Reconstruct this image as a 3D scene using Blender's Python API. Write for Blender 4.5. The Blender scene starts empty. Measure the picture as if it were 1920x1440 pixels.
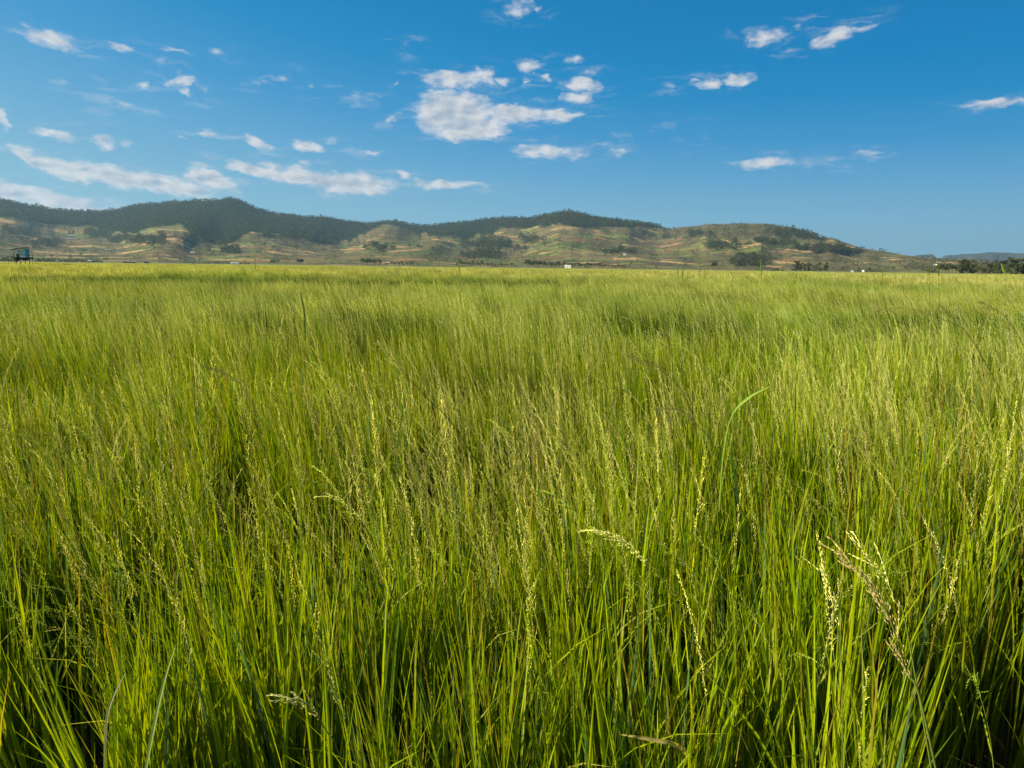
import bpy, math, random
import numpy as np
from mathutils import Matrix, Vector

R = math.radians
rng = np.random.default_rng(7)
scene = bpy.context.scene

# ------------------------------------------------------------------ camera
EYE = Vector((0.0, 0.0, 1.55))
FPX = 1280.0                      # focal length in pixels of a 1920 wide frame (24 mm)
PITCH, ROLL = R(-9.75), R(0.70)
CAMROT = (Matrix.Rotation(R(90) + PITCH, 3, 'X') @ Matrix.Rotation(ROLL, 3, 'Z'))
cam = bpy.data.cameras.new('camera')
cam.lens = 24.0
cam.sensor_width = 36.0
cam.clip_start = 0.05
cam.clip_end = 40000.0
cam_ob = bpy.data.objects.new('camera', cam)
cam_ob.matrix_world = Matrix.Translation(EYE) @ CAMROT.to_4x4()
scene.collection.objects.link(cam_ob)
scene.camera = cam_ob
scene.view_settings.view_transform = 'Standard'
scene.view_settings.look = 'None'
scene.view_settings.exposure = 1.06
scene.view_settings.gamma = 1.0
cy = scene.cycles
cy.max_bounces = 7
cy.diffuse_bounces = 4
cy.glossy_bounces = 2
cy.transmission_bounces = 5
cy.transparent_max_bounces = 6
cy.use_denoising = True
cy.sample_clamp_indirect = 6.0

SUN_AZ, SUN_EL = R(-106.0), R(27.0)      # azimuth from the view direction (+Y), clockwise
sun_dir = Vector((math.sin(SUN_AZ) * math.cos(SUN_EL), math.cos(SUN_AZ) * math.cos(SUN_EL), math.sin(SUN_EL)))
sun = bpy.data.lights.new('sun', 'SUN')
sun.energy = 5.0
sun.angle = R(0.53)
sun.color = (1.0, 0.88, 0.64)
sun_ob = bpy.data.objects.new('sun', sun)
sun_ob.rotation_euler = sun_dir.to_track_quat('Z', 'Y').to_euler()
sun_ob.location = (0, 0, 60)
scene.collection.objects.link(sun_ob)


def px_dir(px, py):
    return (CAMROT @ Vector(((px - 960.0) / FPX, (720.0 - py) / FPX, -1.0))).normalized()


def azel(px, py):
    d = px_dir(px, py)
    return math.atan2(d.x, d.y), math.asin(d.z)


# ------------------------------------------------------------------ node helpers
class NT:
    def __init__(s, tree):
        s.t = tree
        s.t.nodes.clear()

    def n(s, kind, **kw):
        nd = s.t.nodes.new(kind)
        for k, v in kw.items():
            setattr(nd, k, v)
        return nd

    def put(s, sock, v):
        if isinstance(v, bpy.types.NodeSocket):
            s.t.links.new(v, sock)
        else:
            sock.default_value = v

    def math(s, op, a, b=None, c=None, clamp=False):
        nd = s.n('ShaderNodeMath', operation=op, use_clamp=clamp)
        for i, v in enumerate((a, b, c)):
            if v is not None:
                s.put(nd.inputs[i], v)
        return nd.outputs[0]

    def vmath(s, op, a, b=None):
        nd = s.n('ShaderNodeVectorMath', operation=op)
        s.put(nd.inputs[0], a)
        if b is not None:
            s.put(nd.inputs[3] if op == 'SCALE' else nd.inputs[1], b)
        return nd.outputs['Value'] if op in ('LENGTH', 'DOT_PRODUCT', 'DISTANCE') else nd.outputs[0]

    def mix(s, f, a, b, mode='MIX'):
        nd = s.n('ShaderNodeMix', data_type='RGBA', blend_type=mode)
        s.put(nd.inputs[0], f)
        s.put(nd.inputs[6], a)
        s.put(nd.inputs[7], b)
        return nd.outputs[2]

    def noise(s, vec, scale, detail=4.0, rough=0.55, dist=0.0, color=False):
        nd = s.n('ShaderNodeTexNoise')
        s.put(nd.inputs['Vector'], vec)
        nd.inputs['Scale'].default_value = scale
        nd.inputs['Detail'].default_value = detail
        nd.inputs['Roughness'].default_value = rough
        nd.inputs['Distortion'].default_value = dist
        return nd.outputs['Color' if color else 'Fac']

    def smooth(s, v, a, b, lo=0.0, hi=1.0):
        nd = s.n('ShaderNodeMapRange', interpolation_type='SMOOTHSTEP')
        s.put(nd.inputs[0], v)
        nd.inputs[1].default_value = a
        nd.inputs[2].default_value = b
        nd.inputs[3].default_value = lo
        nd.inputs[4].default_value = hi
        return nd.outputs[0]

    def ramp(s, v, stops, interp='LINEAR'):
        nd = s.n('ShaderNodeValToRGB')
        cr = nd.color_ramp
        cr.interpolation = interp
        while len(cr.elements) < len(stops):
            cr.elements.new(0.5)
        for e, (p, c) in zip(cr.elements, stops):
            e.position = p
            e.color = (*c, 1.0)
        s.put(nd.inputs[0], v)
        return nd.outputs[0]


def material(name):
    m = bpy.data.materials.new(name)
    m.use_nodes = True
    return m, NT(m.node_tree)


# ------------------------------------------------------------------ sky with clouds
# clouds: pixel centre, half sizes, tilt (deg, up to the right positive), strength
CLOUDS = [
    (100, 74, 62, 17, -8, 1.0), (228, 91, 38, 10, 3, .7), (318, 94, 42, 7, -2, .45), (405, 96, 24, 9, 0, .3),
    (305, 117, 22, 10, 15, .25), (40, 46, 20, 11, -30, .3), (340, 152, 34, 18, 25, .8), (345, 176, 28, 10, -25, .7),
    (271, 162, 18, 10, 0, .55), (232, 200, 46, 14, 5, .35), (478, 154, 26, 9, 0, .4), (535, 148, 16, 9, 20, .33),
    (577, 166, 14, 9, 0, .35), (387, 171, 18, 8, 0, .28), (118, 158, 20, 7, 0, .2), (198, 166, 14, 10, -30, .22),
    (2, 222, 18, 22, 0, .7), (108, 254, 46, 13, -8, .75), (190, 266, 44, 15, -14, .65), (235, 272, 20, 12, -20, .4),
    (350, 258, 16, 7, 0, .6), (397, 252, 26, 8, 3, .6), (478, 267, 42, 15, -14, 1.0), (575, 274, 46, 12, 2, .8),
    (620, 266, 22, 6, 5, .4), (696, 289, 38, 6, 2, .55), (60, 298, 52, 18, -22, 1.0), (110, 316, 78, 24, -15, 1.1),
    (210, 330, 100, 24, -8, 1.3), (300, 345, 120, 22, -5, 1.25), (400, 338, 58, 22, -12, 1.2), (375, 308, 32, 8, 0, .6),
    (470, 316, 64, 15, -8, 1.1), (560, 330, 90, 20, -10, 1.2), (660, 344, 92, 22, -4, 1.3), (700, 352, 40, 18, 0, 1.0),
    (570, 305, 26, 8, -10, .4), (750, 327, 34, 8, -12, .6), (830, 346, 88, 12, 3, .85), (905, 345, 38, 4, -4, .35),
    (30, 362, 110, 24, -8, 1.1), (130, 384, 110, 22, -8, .9), (255, 392, 40, 12, 0, .7), (40, 392, 90, 16, -4, .9),
    (855, 148, 78, 20, 4, 1.0), (905, 138, 32, 16, 10, .9), (995, 126, 30, 14, 12, .7), (1018, 145, 16, 10, 0, .6),
    (946, 152, 26, 12, -20, .6), (1076, 110, 22, 10, 0, .45), (1102, 136, 32, 9, 0, .5), (1090, 158, 48, 15, -6, .9),
    (1080, 184, 34, 16, 8, .75), (990, 152, 10, 8, 0, .5),
    (850, 212, 82, 46, 0, 1.6), (822, 222, 46, 36, 0, 1.2), (900, 240, 70, 22, 8, 1.3), (850, 250, 44, 20, -4, 1.0),
    (965, 213, 70, 20, -3, 1.3), (1040, 216, 66, 15, 0, 1.0), (915, 188, 18, 8, -10, .5), (800, 186, 22, 12, -20, .5),
    (740, 222, 34, 12, 25, .4), (680, 184, 46, 9, 0, .28), (753, 82, 16, 10, 0, .28), (745, 155, 12, 7, 0, .35),
    (1010, 284, 58, 15, 3, .9), (1075, 288, 44, 14, -3, .55), (1164, 286, 18, 12, -8, .6), (1130, 268, 60, 10, 5, .25),
    (975, 12, 34, 20, 10, .55), (1015, 18, 12, 10, 0, .4), (1435, 70, 46, 17, -4, .75), (1565, 68, 62, 18, 14, .8),
    (1610, 54, 38, 8, 8, .65), (1500, 48, 22, 8, 10, .25), (1477, 99, 24, 8, -8, .3), (1330, 156, 34, 13, 0, .85),
    (1386, 148, 34, 14, -3, .95), (1302, 155, 12, 9, 0, .6), (1254, 160, 20, 8, 0, .3), (1862, 194, 66, 13, 4, .9),
    (1915, 188, 30, 10, 4, .7), (1440, 304, 66, 13, 2, .8), (1630, 288, 34, 6, 2, .5), (1560, 296, 20, 9, 0, .28),
    (1520, 304, 20, 9, 0, .22), (1275, 262, 22, 8, -20, .2), (1570, 312, 40, 6, 0, .2),
    # beyond the frame
    (-160, 180, 120, 26, -6, 1.0), (-220, 330, 160, 30, 4, 1.2), (2080, 130, 110, 22, 5, 1.0), (2160, 320, 140, 18, 0, .9),
    (300, -180, 140, 40, 4, 1.0), (1400, -260, 160, 46, 0, 1.1), (800, -420, 180, 60, 10, 1.0),
]
world = bpy.data.worlds.new('World')
scene.world = world
world.use_nodes = True
W = NT(world.node_tree)
tc = W.n('ShaderNodeTexCoord')
gen = tc.outputs['Generated']
sep = W.n('ShaderNodeSeparateXYZ')
W.put(sep.inputs[0], gen)
az = W.math('ARCTAN2', sep.outputs[0], sep.outputs[1])
el = W.math('ARCSINE', sep.outputs[2])
comb = W.n('ShaderNodeCombineXYZ')
W.put(comb.inputs[0], az)
W.put(comb.inputs[1], el)
ae = comb.outputs[0]
# warp of the outlines
stretch = W.n('ShaderNodeVectorMath', operation='MULTIPLY')
W.put(stretch.inputs[0], ae)
stretch.inputs[1].default_value = (1.0, 1.9, 1.0)
sv = stretch.outputs[0]
wn = W.noise(sv, 34.0, 4.0, 0.6, color=True)
wv = W.vmath('SUBTRACT', wn, (0.5, 0.5, 0.5))
wm = W.n('ShaderNodeVectorMath', operation='MULTIPLY')
W.put(wm.inputs[0], wv)
wm.inputs[1].default_value = (0.050, 0.020, 0.0)
wae = W.vmath('ADD', ae, wm.outputs[0])
def vmad(a, b, c):
    nd = W.n('ShaderNodeVectorMath', operation='MULTIPLY_ADD')
    for q, v in enumerate((a, b, c)):
        W.put(nd.inputs[q], v)
    return nd.outputs[0]


best = None
BANK = 36
order = sorted(CLOUDS, key=lambda c: c[4])
for b0 in range(0, len(order), BANK):
    # a bank starts from the previous one (a harmless link), so that Cycles evaluates them one after another
    base = wae if best is None else vmad(best, (1e-7, 1e-7, 0.0), wae)
    sb = W.n('ShaderNodeSeparateXYZ')
    W.put(sb.inputs[0], base)
    tilted = {}
    for (cx, cyy, hw, hh, tilt, st) in order[b0:b0 + BANK]:
        tq = round(tilt / 8.0) * 8
        if tq not in tilted:                                     # axes tilted by shearing
            cb = W.n('ShaderNodeCombineXYZ')
            W.put(cb.inputs[0], W.math('MULTIPLY_ADD', sb.outputs[1], math.tan(R(tq)), sb.outputs[0]))
            W.put(cb.inputs[1], W.math('MULTIPLY_ADD', sb.outputs[0], -math.tan(R(tq)), sb.outputs[1]))
            tilted[tq] = cb.outputs[0]
        a0, e0 = azel(cx, cyy)
        a1, e1 = azel(cx + hw, cyy)
        a2, e2 = azel(cx, cyy - hh)
        ra, re_ = abs(a1 - a0) * 1.14, abs(e2 - e0) * 1.16
        k = math.tan(R(tq))
        ln = W.vmath('LENGTH', vmad(tilted[tq], (1 / ra, 1 / re_, 0.0), (-(a0 + e0 * k) / ra, -(e0 - a0 * k) / re_, 0.0)))
        v = W.math('MULTIPLY_ADD', ln, -st, st)
        best = v if best is None else W.math('MAXIMUM', best, v)
n1 = W.noise(sv, 40.0, 7.0, 0.60, 0.25)
off = W.vmath('ADD', sv, (-0.010, 0.010, 0.0))
n2 = W.noise(off, 40.0, 3.0, 0.5, 0.25)
nl = W.noise(sv, 16.0, 3.0, 0.5)
streak = W.n('ShaderNodeVectorMath', operation='MULTIPLY')
W.put(streak.inputs[0], wae)
streak.inputs[1].default_value = (0.55, 3.0, 1.0)
ns = W.noise(streak.outputs[0], 30.0, 5.0, 0.6)
dens = W.math('ADD', best, W.math('MULTIPLY', W.math('SUBTRACT', n1, 0.5), 1.25))
cover = W.smooth(dens, -0.02, 0.80)
inside = W.smooth(best, -0.10, 0.34)
wisp = W.math('MULTIPLY', W.smooth(ns, 0.50, 0.72, 0.0, 0.30), W.smooth(best, -0.75, 0.10))
cover = W.math('MAXIMUM', W.math('MULTIPLY', W.math('MULTIPLY', cover, inside), 0.96), wisp)
relief = W.math('MULTIPLY', W.math('SUBTRACT', n1, n2), 2.0)
core = W.smooth(W.math('ADD', best, W.math('MULTIPLY', W.math('SUBTRACT', nl, 0.5), 1.8)), 0.40, 1.25)
shade = W.math('SUBTRACT', W.math('ADD', 0.90, relief), W.math('MULTIPLY', core, 0.55), clamp=True)
ccol = W.mix(shade, (3.5, 4.3, 5.3, 1), (7.0, 7.15, 7.4, 1))
# clear sky
sky = W.n('ShaderNodeTexSky', sky_type='NISHITA')
sky.sun_disc = False
sky.sun_elevation = SUN_EL
sky.sun_rotation = SUN_AZ
sky.altitude = 2000
sky.air_density = 1.0
sky.dust_density = 0.8
sky.ozone_density = 2.5
scol = sky.outputs[0]


def lin(c):
    return tuple(((v / 255) / 12.92 if v <= 10 else ((v / 255 + .055) / 1.055) ** 2.4) for v in c)


# polarised low sky of the photograph: paler towards the sun, deep blue at right angles to it; high up the plain Nishita sky
scl = W.math('SUBTRACT', W.math('ADD', W.math('MULTIPLY', W.math('SINE', az), .45), W.math('MULTIPLY', W.math('COSINE', az), .45)), -.55)
eel = W.math('MULTIPLY', el, scl)
SKYR = [(-2, (138, 180, 200)), (1.5, (144, 192, 213)), (4, (129, 185, 213)), (7.5, (97, 168, 212)), (10.5, (62, 152, 207)), (14, (22, 139, 199)), (17, (0, 131, 193)), (20, (0, 125, 187)), (34, (0, 100, 165)), (60, (0, 80, 145))]
skyc = W.ramp(W.math('DIVIDE', W.math('ADD', eel, R(2)), R(62)), [((e_ + 2) / 62.0, lin(c_)) for e_, c_ in SKYR])
skyc = W.vmath('SCALE', skyc, 9.4)
graded = W.mix(W.smooth(el, R(24), R(42), 1.0, 0.25), scol, skyc)
final = W.mix(cover, graded, ccol)
bg = W.n('ShaderNodeBackground')
W.put(bg.inputs[0], final)
bg.inputs[1].default_value = 0.050
wo = W.n('ShaderNodeOutputWorld')
W.put(wo.inputs[0], bg.outputs[0])
world.cycles.sampling_method = 'MANUAL'
world.cycles.sample_map_resolution = 512


# ------------------------------------------------------------------ object helpers
def tag(o, label=None, cat=None, group=None, kind=None):
    for k, v in (('label', label), ('category', cat), ('group', group), ('kind', kind)):
        if v:
            o[k] = v
    return o


def mesh_from(name, V, F, mats, col=None, midx=None, smooth=False):
    """V (n,3) array, F list/array of faces (all same length if array)"""
    me = bpy.data.meshes.new(name)
    V = np.asarray(V, dtype=np.float32)
    if isinstance(F, np.ndarray):
        nf, k = F.shape
        me.vertices.add(len(V))
        me.vertices.foreach_set('co', V.ravel())
        me.loops.add(nf * k)
        me.loops.foreach_set('vertex_index', F.astype(np.int32).ravel())
        me.polygons.add(nf)
        me.polygons.foreach_set('loop_start', np.arange(0, nf * k, k, dtype=np.int32))
        me.polygons.foreach_set('loop_total', np.full(nf, k, dtype=np.int32))
        me.update(calc_edges=True)
    else:
        me.from_pydata([tuple(map(float, v)) for v in V], [], F)
    for m in (mats if isinstance(mats, (list, tuple)) else [mats]):
        me.materials.append(m)
    if midx is not None:
        me.polygons.foreach_set('material_index', np.asarray(midx, dtype=np.int32))
    if smooth:
        me.polygons.foreach_set('use_smooth', np.ones(len(me.polygons), dtype=bool))
    if col is not None:
        a = me.color_attributes.new('tint', 'FLOAT_COLOR', 'POINT')
        c = np.ones((len(V), 4), dtype=np.float32)
        c[:, :3] = col
        a.data.foreach_set('color', c.ravel())
    me.update()
    return me


def link(name, me, parent=None, loc=None):
    o = bpy.data.objects.new(name, me)
    scene.collection.objects.link(o)
    if parent is not None:
        o.parent = parent
    if loc is not None:
        o.location = loc
    return o


class Geo:
    """collects vertices, faces, tints"""
    def __init__(s):
        s.V, s.F, s.C, s.M = [], [], [], []

    def add(s, vs, fs, col, mi=0):
        b = len(s.V)
        s.V.extend(vs)
        s.F.extend([tuple(i + b for i in f) for f in fs])
        s.C.extend([col] * len(vs) if not isinstance(col, list) else col)
        s.M.extend([mi] * len(fs))

    def mesh(s, name, mats, smooth=False):
        return mesh_from(name, np.array(s.V), s.F, mats, np.array(s.C), s.M, smooth)

    def box(s, x0, x1, y0, y1, z0, z1, col=(1, 1, 1), mi=0):
        v = [(x, y, z) for x in (x0, x1) for y in (y0, y1) for z in (z0, z1)]
        f = [(0, 1, 3, 2), (4, 6, 7, 5), (0, 4, 5, 1), (2, 3, 7, 6), (0, 2, 6, 4), (1, 5, 7, 3)]
        s.add(v, f, col, mi)

    def tube(s, pts, radii, n=5, col=(1, 1, 1), mi=0):
        pts = [Vector(p) for p in pts]
        vs, fs = [], []
        for i, p in enumerate(pts):
            d = (pts[min(i + 1, len(pts) - 1)] - pts[max(i - 1, 0)])
            d.normalize()
            a = d.cross(Vector((0.31, 0.9, 0.17)))
            if a.length < 1e-4:
                a = d.cross(Vector((1, 0, 0)))
            a.normalize()
            b = d.cross(a)
            for k in range(n):
                t = 2 * math.pi * k / n
                vs.append(tuple(p + (a * math.cos(t) + b * math.sin(t)) * radii[i]))
        for i in range(len(pts) - 1):
            for k in range(n):
                k2 = (k + 1) % n
                fs.append((i * n + k, i * n + k2, (i + 1) * n + k2, (i + 1) * n + k))
        c = col if not isinstance(col, list) else [cc for cc in col for _ in range(n)]
        s.add(vs, fs, c, mi)

    def ribbon(s, pts, widths, side, fold=0.0, col=(1, 1, 1), mi=0):
        """leaf blade: strip along pts, optional V fold"""
        vs, fs, cs = [], [], []
        n = len(pts)
        for i, p in enumerate(pts):
            p = Vector(p)
            sd = side[i] if isinstance(side, list) else side
            w = widths[i] * 0.5
            if fold:
                d = Vector(pts[min(i + 1, n - 1)]) - Vector(pts[max(i - 1, 0)])
                nn = d.cross(sd)
                if nn.length > 1e-9:
                    nn.normalize()
                vs += [tuple(p - sd * w + nn * w * fold), tuple(p), tuple(p + sd * w + nn * w * fold)]
                k = 3
            else:
                vs += [tuple(p - sd * w), tuple(p + sd * w)]
                k = 2
            cc = col[i] if isinstance(col, list) else col
            cs += [cc] * k
        for i in range(n - 1):
            a = i * k
            fs.append((a, a + 1, a + k + 1, a + k))
            if k == 3:
                fs.append((a + 1, a + 2, a + k + 2, a + k + 1))
        s.add(vs, fs, cs, mi)

    def grain(s, p, d, L, w, col, mi=0):
        """a spikelet: four sided spindle"""
        p = Vector(p)
        d = Vector(d).normalized()
        a = d.cross(Vector((0.2, 0.3, 0.9)))
        if a.length < 1e-4:
            a = Vector((1, 0, 0))
        a.normalize()
        b = d.cross(a)
        m = p + d * L * 0.42
        vs = [tuple(p), tuple(m + a * w * .5), tuple(m + b * w * .5), tuple(m - a * w * .5), tuple(m - b * w * .5), tuple(p + d * L)]
        fs = [(0, 2, 1), (0, 3, 2), (0, 4, 3), (0, 1, 4), (5, 1, 2), (5, 2, 3), (5, 3, 4), (5, 4, 1)]
        s.add(vs, fs, col, mi)


def vnoise(x, y, seed=0):
    """smooth lattice noise in 0..1"""
    x = np.asarray(x, dtype=np.float64)
    y = np.asarray(y, dtype=np.float64)
    xi, yi = np.floor(x).astype(np.int64), np.floor(y).astype(np.int64)
    xf, yf = x - xi, y - yi
    u, v = xf * xf * (3 - 2 * xf), yf * yf * (3 - 2 * yf)

    def h(a, b):
        n = (a * 374761393 + b * 668265263 + seed * 1442695041) & 0xFFFFFFFF
        n = ((n ^ (n >> 13)) * 1274126177) & 0xFFFFFFFF
        return ((n ^ (n >> 16)) & 0xFFFF) / 65535.0
    return (h(xi, yi) * (1 - u) + h(xi + 1, yi) * u) * (1 - v) + (h(xi, yi + 1) * (1 - u) + h(xi + 1, yi + 1) * u) * v


def fbm(x, y, octv=4, seed=0, gain=0.5):
    s, a, t = 0.0, 1.0, 0.0
    for i in range(octv):
        s = s + a * vnoise(x * 2 ** i + 17.3 * i, y * 2 ** i - 9.1 * i, seed + i)
        t += a
        a *= gain
    return s / t


def sstep(v, a, b):
    t = np.clip((v - a) / (b - a), 0, 1)
    return t * t * (3 - 2 * t)


# ------------------------------------------------------------------ materials
def tint_material(name, rough=0.55, trans=0.0, spec=0.3, varscale=0.0, varamt=0.0, randamt=0.0, tgain=(1.25, 1.2, .6)):
    m, T = material(name)
    at = T.n('ShaderNodeAttribute', attribute_name='tint')
    col = at.outputs['Color']
    if varamt:
        geo = T.n('ShaderNodeNewGeometry')
        nz = T.noise(geo.outputs['Position'], varscale, 4.0, 0.6)
        f = T.smooth(nz, 0.32, 0.68, 1 - varamt, 1 + varamt)
        col = T.vmath('SCALE', col, f)
        n2_ = T.noise(geo.outputs['Position'], varscale * .16, 3.0, 0.5)
        col = T.mix(T.smooth(n2_, 0.38, 0.64), col, T.mix(1.0, col, (.82, .93, .8, 1), 'MULTIPLY'))
    if randamt:
        oi = T.n('ShaderNodeObjectInfo')
        f = T.smooth(oi.outputs['Random'], 0, 1, 1 - randamt, 1 + randamt)
        col = T.vmath('SCALE', col, f)
    p = T.n('ShaderNodeBsdfPrincipled')
    T.put(p.inputs['Base Color'], col)
    p.inputs['Roughness'].default_value = rough
    p.inputs['Specular IOR Level'].default_value = spec
    out = T.n('ShaderNodeOutputMaterial')
    if trans:
        tr = T.n('ShaderNodeBsdfTranslucent')
        mm = T.n('ShaderNodeVectorMath', operation='MULTIPLY')
        T.put(mm.inputs[0], col)
        mm.inputs[1].default_value = tgain
        T.put(tr.inputs[0], mm.outputs[0])
        mx = T.n('ShaderNodeMixShader')
        mx.inputs[0].default_value = trans
        T.put(mx.inputs[1], p.outputs[0])
        T.put(mx.inputs[2], tr.outputs[0])
        T.put(out.inputs[0], mx.outputs[0])
    else:
        T.put(out.inputs[0], p.outputs[0])
    return m


M_GRASS = tint_material('grass_blade', 0.45, 0.44, 0.18, 0.55, 0.16, 0.14, (1.4, 1.32, .35))
M_TREE = tint_material('tree_foliage', 0.7, 0.25, 0.2, 0.0, 0.0, 0.42)
M_PLAIN = tint_material('plain_tinted', 0.7, 0.0, 0.3, 2.0, 0.12, 0.0)
M_TARP = tint_material('blue_tarp', 0.45, 0.15, 0.4, 1.5, 0.15, 0.0, (1, 1, 1))


# ------------------------------------------------------------------ instancing helper (stuff only)
def scatter(name, pos, rot, scl, idx, variants):
    """one object: points with geometry-node copies of the meshes VARIANTS"""
    me = bpy.data.meshes.new(name)
    n = len(pos)
    me.vertices.add(n)
    me.vertices.foreach_set('co', np.asarray(pos, dtype=np.float32).ravel())
    for nm, dt, arr, key in (('rot', 'FLOAT_VECTOR', rot, 'vector'), ('scl', 'FLOAT_VECTOR', scl, 'vector'), ('idx', 'INT', idx, 'value')):
        a = me.attributes.new(nm, dt, 'POINT')
        a.data.foreach_set(key, np.asarray(arr, dtype=np.int32 if dt == 'INT' else np.float32).ravel())
    ob = link(name, me)
    g = bpy.data.node_groups.new(name + '_scatter', 'GeometryNodeTree')
    g.interface.new_socket('Geometry', in_out='INPUT', socket_type='NodeSocketGeometry')
    g.interface.new_socket('Geometry', in_out='OUTPUT', socket_type='NodeSocketGeometry')
    gi, go = g.nodes.new('NodeGroupInput'), g.nodes.new('NodeGroupOutput')
    L = g.links.new

    def attr(nm, dt):
        a = g.nodes.new('GeometryNodeInputNamedAttribute')
        a.data_type = dt
        a.inputs['Name'].default_value = nm
        return next(o for o in a.outputs if o.enabled and o.name == 'Attribute')
    ar, as_, ai = attr('rot', 'FLOAT_VECTOR'), attr('scl', 'FLOAT_VECTOR'), attr('idx', 'INT')
    jn = g.nodes.new('GeometryNodeJoinGeometry')
    for k, vm in enumerate(variants):
        src = bpy.data.objects.new(vm.name, vm)           # never linked to the scene
        oi = g.nodes.new('GeometryNodeObjectInfo')
        oi.inputs['Object'].default_value = src
        oi.inputs['As Instance'].default_value = False
        cmp_ = g.nodes.new('FunctionNodeCompare')
        cmp_.data_type = 'INT'
        cmp_.operation = 'EQUAL'
        ins = [i for i in cmp_.inputs if i.enabled]
        L(ai, ins[0])
        ins[1].default_value = k
        ip = g.nodes.new('GeometryNodeInstanceOnPoints')
        L(gi.outputs[0], ip.inputs['Points'])
        L(cmp_.outputs[0], ip.inputs['Selection'])
        L(oi.outputs['Geometry'], ip.inputs['Instance'])
        L(ar, ip.inputs['Rotation'])
        L(as_, ip.inputs['Scale'])
        L(ip.outputs[0], jn.inputs[0])
    L(jn.outputs[0], go.inputs[0])
    md = ob.modifiers.new('scatter', 'NODES')
    md.node_group = g
    return ob


def tilt_euler(phi, tdir, tang):
    """spin PHI about z, then tilt by TANG towards azimuth vector TDIR (radians from +x)"""
    ax, ay = -np.sin(tdir), np.cos(tdir)
    c, s = np.cos(tang), np.sin(tang)
    C = 1 - c
    m = np.empty((len(phi), 3, 3))
    m[:, 0, 0] = c + ax * ax * C; m[:, 0, 1] = ax * ay * C; m[:, 0, 2] = ay * s
    m[:, 1, 0] = ax * ay * C; m[:, 1, 1] = c + ay * ay * C; m[:, 1, 2] = -ax * s
    m[:, 2, 0] = -ay * s; m[:, 2, 1] = ax * s; m[:, 2, 2] = c
    z = np.zeros_like(m)
    z[:, 0, 0] = np.cos(phi); z[:, 0, 1] = -np.sin(phi); z[:, 1, 0] = np.sin(phi); z[:, 1, 1] = np.cos(phi); z[:, 2, 2] = 1
    q = m @ z
    return np.stack([np.arctan2(q[:, 2, 1], q[:, 2, 2]), np.arcsin(np.clip(-q[:, 2, 0], -1, 1)), np.arctan2(q[:, 1, 0], q[:, 0, 0])], 1)


# ------------------------------------------------------------------ ground
m_ground, T = material('soil_and_fields')
geo = T.n('ShaderNodeNewGeometry')
pos = geo.outputs['Position']
sp = T.n('ShaderNodeSeparateXYZ')
T.put(sp.inputs[0], pos)
soil = T.mix(T.noise(pos, 9.0, 6.0, 0.65), (0.035, 0.026, 0.014, 1), (0.10, 0.075, 0.040, 1))
wide = T.n('ShaderNodeVectorMath', operation='MULTIPLY')
T.put(wide.inputs[0], pos)
wide.inputs[1].default_value = (0.35, 1.0, 1.0)
nf = T.noise(wide.outputs[0], 0.012, 6.0, 0.6)
fieldc = T.ramp(nf, [(0.30, (.12, .15, .028)), (0.45, (.17, .19, .04)), (0.52, (.12, .17, .03)), (0.62, (.20, .185, .06)), (0.72, (.13, .16, .04))])
gcol = T.mix(T.smooth(sp.outputs[1], 100, 160), soil, fieldc)
p = T.n('ShaderNodeBsdfPrincipled')
T.put(p.inputs['Base Color'], gcol)
p.inputs['Roughness'].default_value = 0.9
p.inputs['Specular IOR Level'].default_value = 0.1
bmp = T.n('ShaderNodeBump')
bmp.inputs['Strength'].default_value = 0.6
bmp.inputs['Distance'].default_value = 0.05
T.put(bmp.inputs['Height'], T.noise(pos, 14.0, 5.0, 0.6))
T.put(p.inputs['Normal'], bmp.outputs[0])
o = T.n('ShaderNodeOutputMaterial')
T.put(o.inputs[0], p.outputs[0])
g = Geo()
g.add([(-13500, -2800, 0), (13500, -2800, 0), (13500, 13500, 0), (-13500, 13500, 0)], [(0, 1, 2, 3)], (1, 1, 1))
tag(link('ground', g.mesh('ground', m_ground)), kind='structure')

# ------------------------------------------------------------------ hills
# skyline, forest edge (image heights measured in the photograph, turned into bearings)
SKY = [(-700, 400), (-400, 372), (-200, 360), (-60, 372), (0, 380), (60, 391), (110, 400), (190, 404), (230, 400), (270, 392), (330, 388),
       (380, 385), (420, 383), (440, 381), (460, 386), (490, 400), (520, 407), (560, 412), (620, 415), (650, 421), (690, 425),
       (720, 421), (745, 421), (770, 426), (808, 429), (840, 425), (880, 421), (920, 416), (960, 415), (990, 415), (1020, 411),
       (1045, 405), (1070, 403), (1085, 407), (1110, 412), (1140, 417), (1170, 420), (1200, 423), (1230, 429), (1255, 433),
       (1290, 430), (1330, 426), (1380, 425), (1440, 426), (1480, 432), (1510, 440), (1535, 450), (1557, 450), (1575, 457),
       (1610, 467), (1650, 473), (1700, 481), (1730, 484), (1770, 486), (1810, 488), (1850, 491), (1920, 494), (2100, 500), (2700, 505)]
FOR = [(-700, 430), (-200, 410), (0, 411), (60, 416), (120, 424), (180, 430), (230, 440), (262, 444), (280, 434), (310, 428), (340, 425),
       (362, 440), (380, 456), (420, 462), (440, 461), (455, 447), (475, 441), (500, 446), (530, 444), (560, 448), (600, 460),
       (640, 458), (668, 450), (690, 437), (715, 428), (760, 430), (780, 441), (830, 447), (870, 449), (900, 445), (930, 437),
       (960, 432), (1000, 430), (1050, 428), (1100, 431), (1150, 434), (1180, 434), (1205, 430), (1235, 432), (1260, 425), (2700, 300)]


def horizon_y(px):
    """image height of the true horizon in column px"""
    lo, hi = 400.0, 600.0
    for _ in range(30):
        mid = (lo + hi) / 2
        if px_dir(px, mid).z > 0:
            lo = mid
        else:
            hi = mid
    return lo


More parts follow.
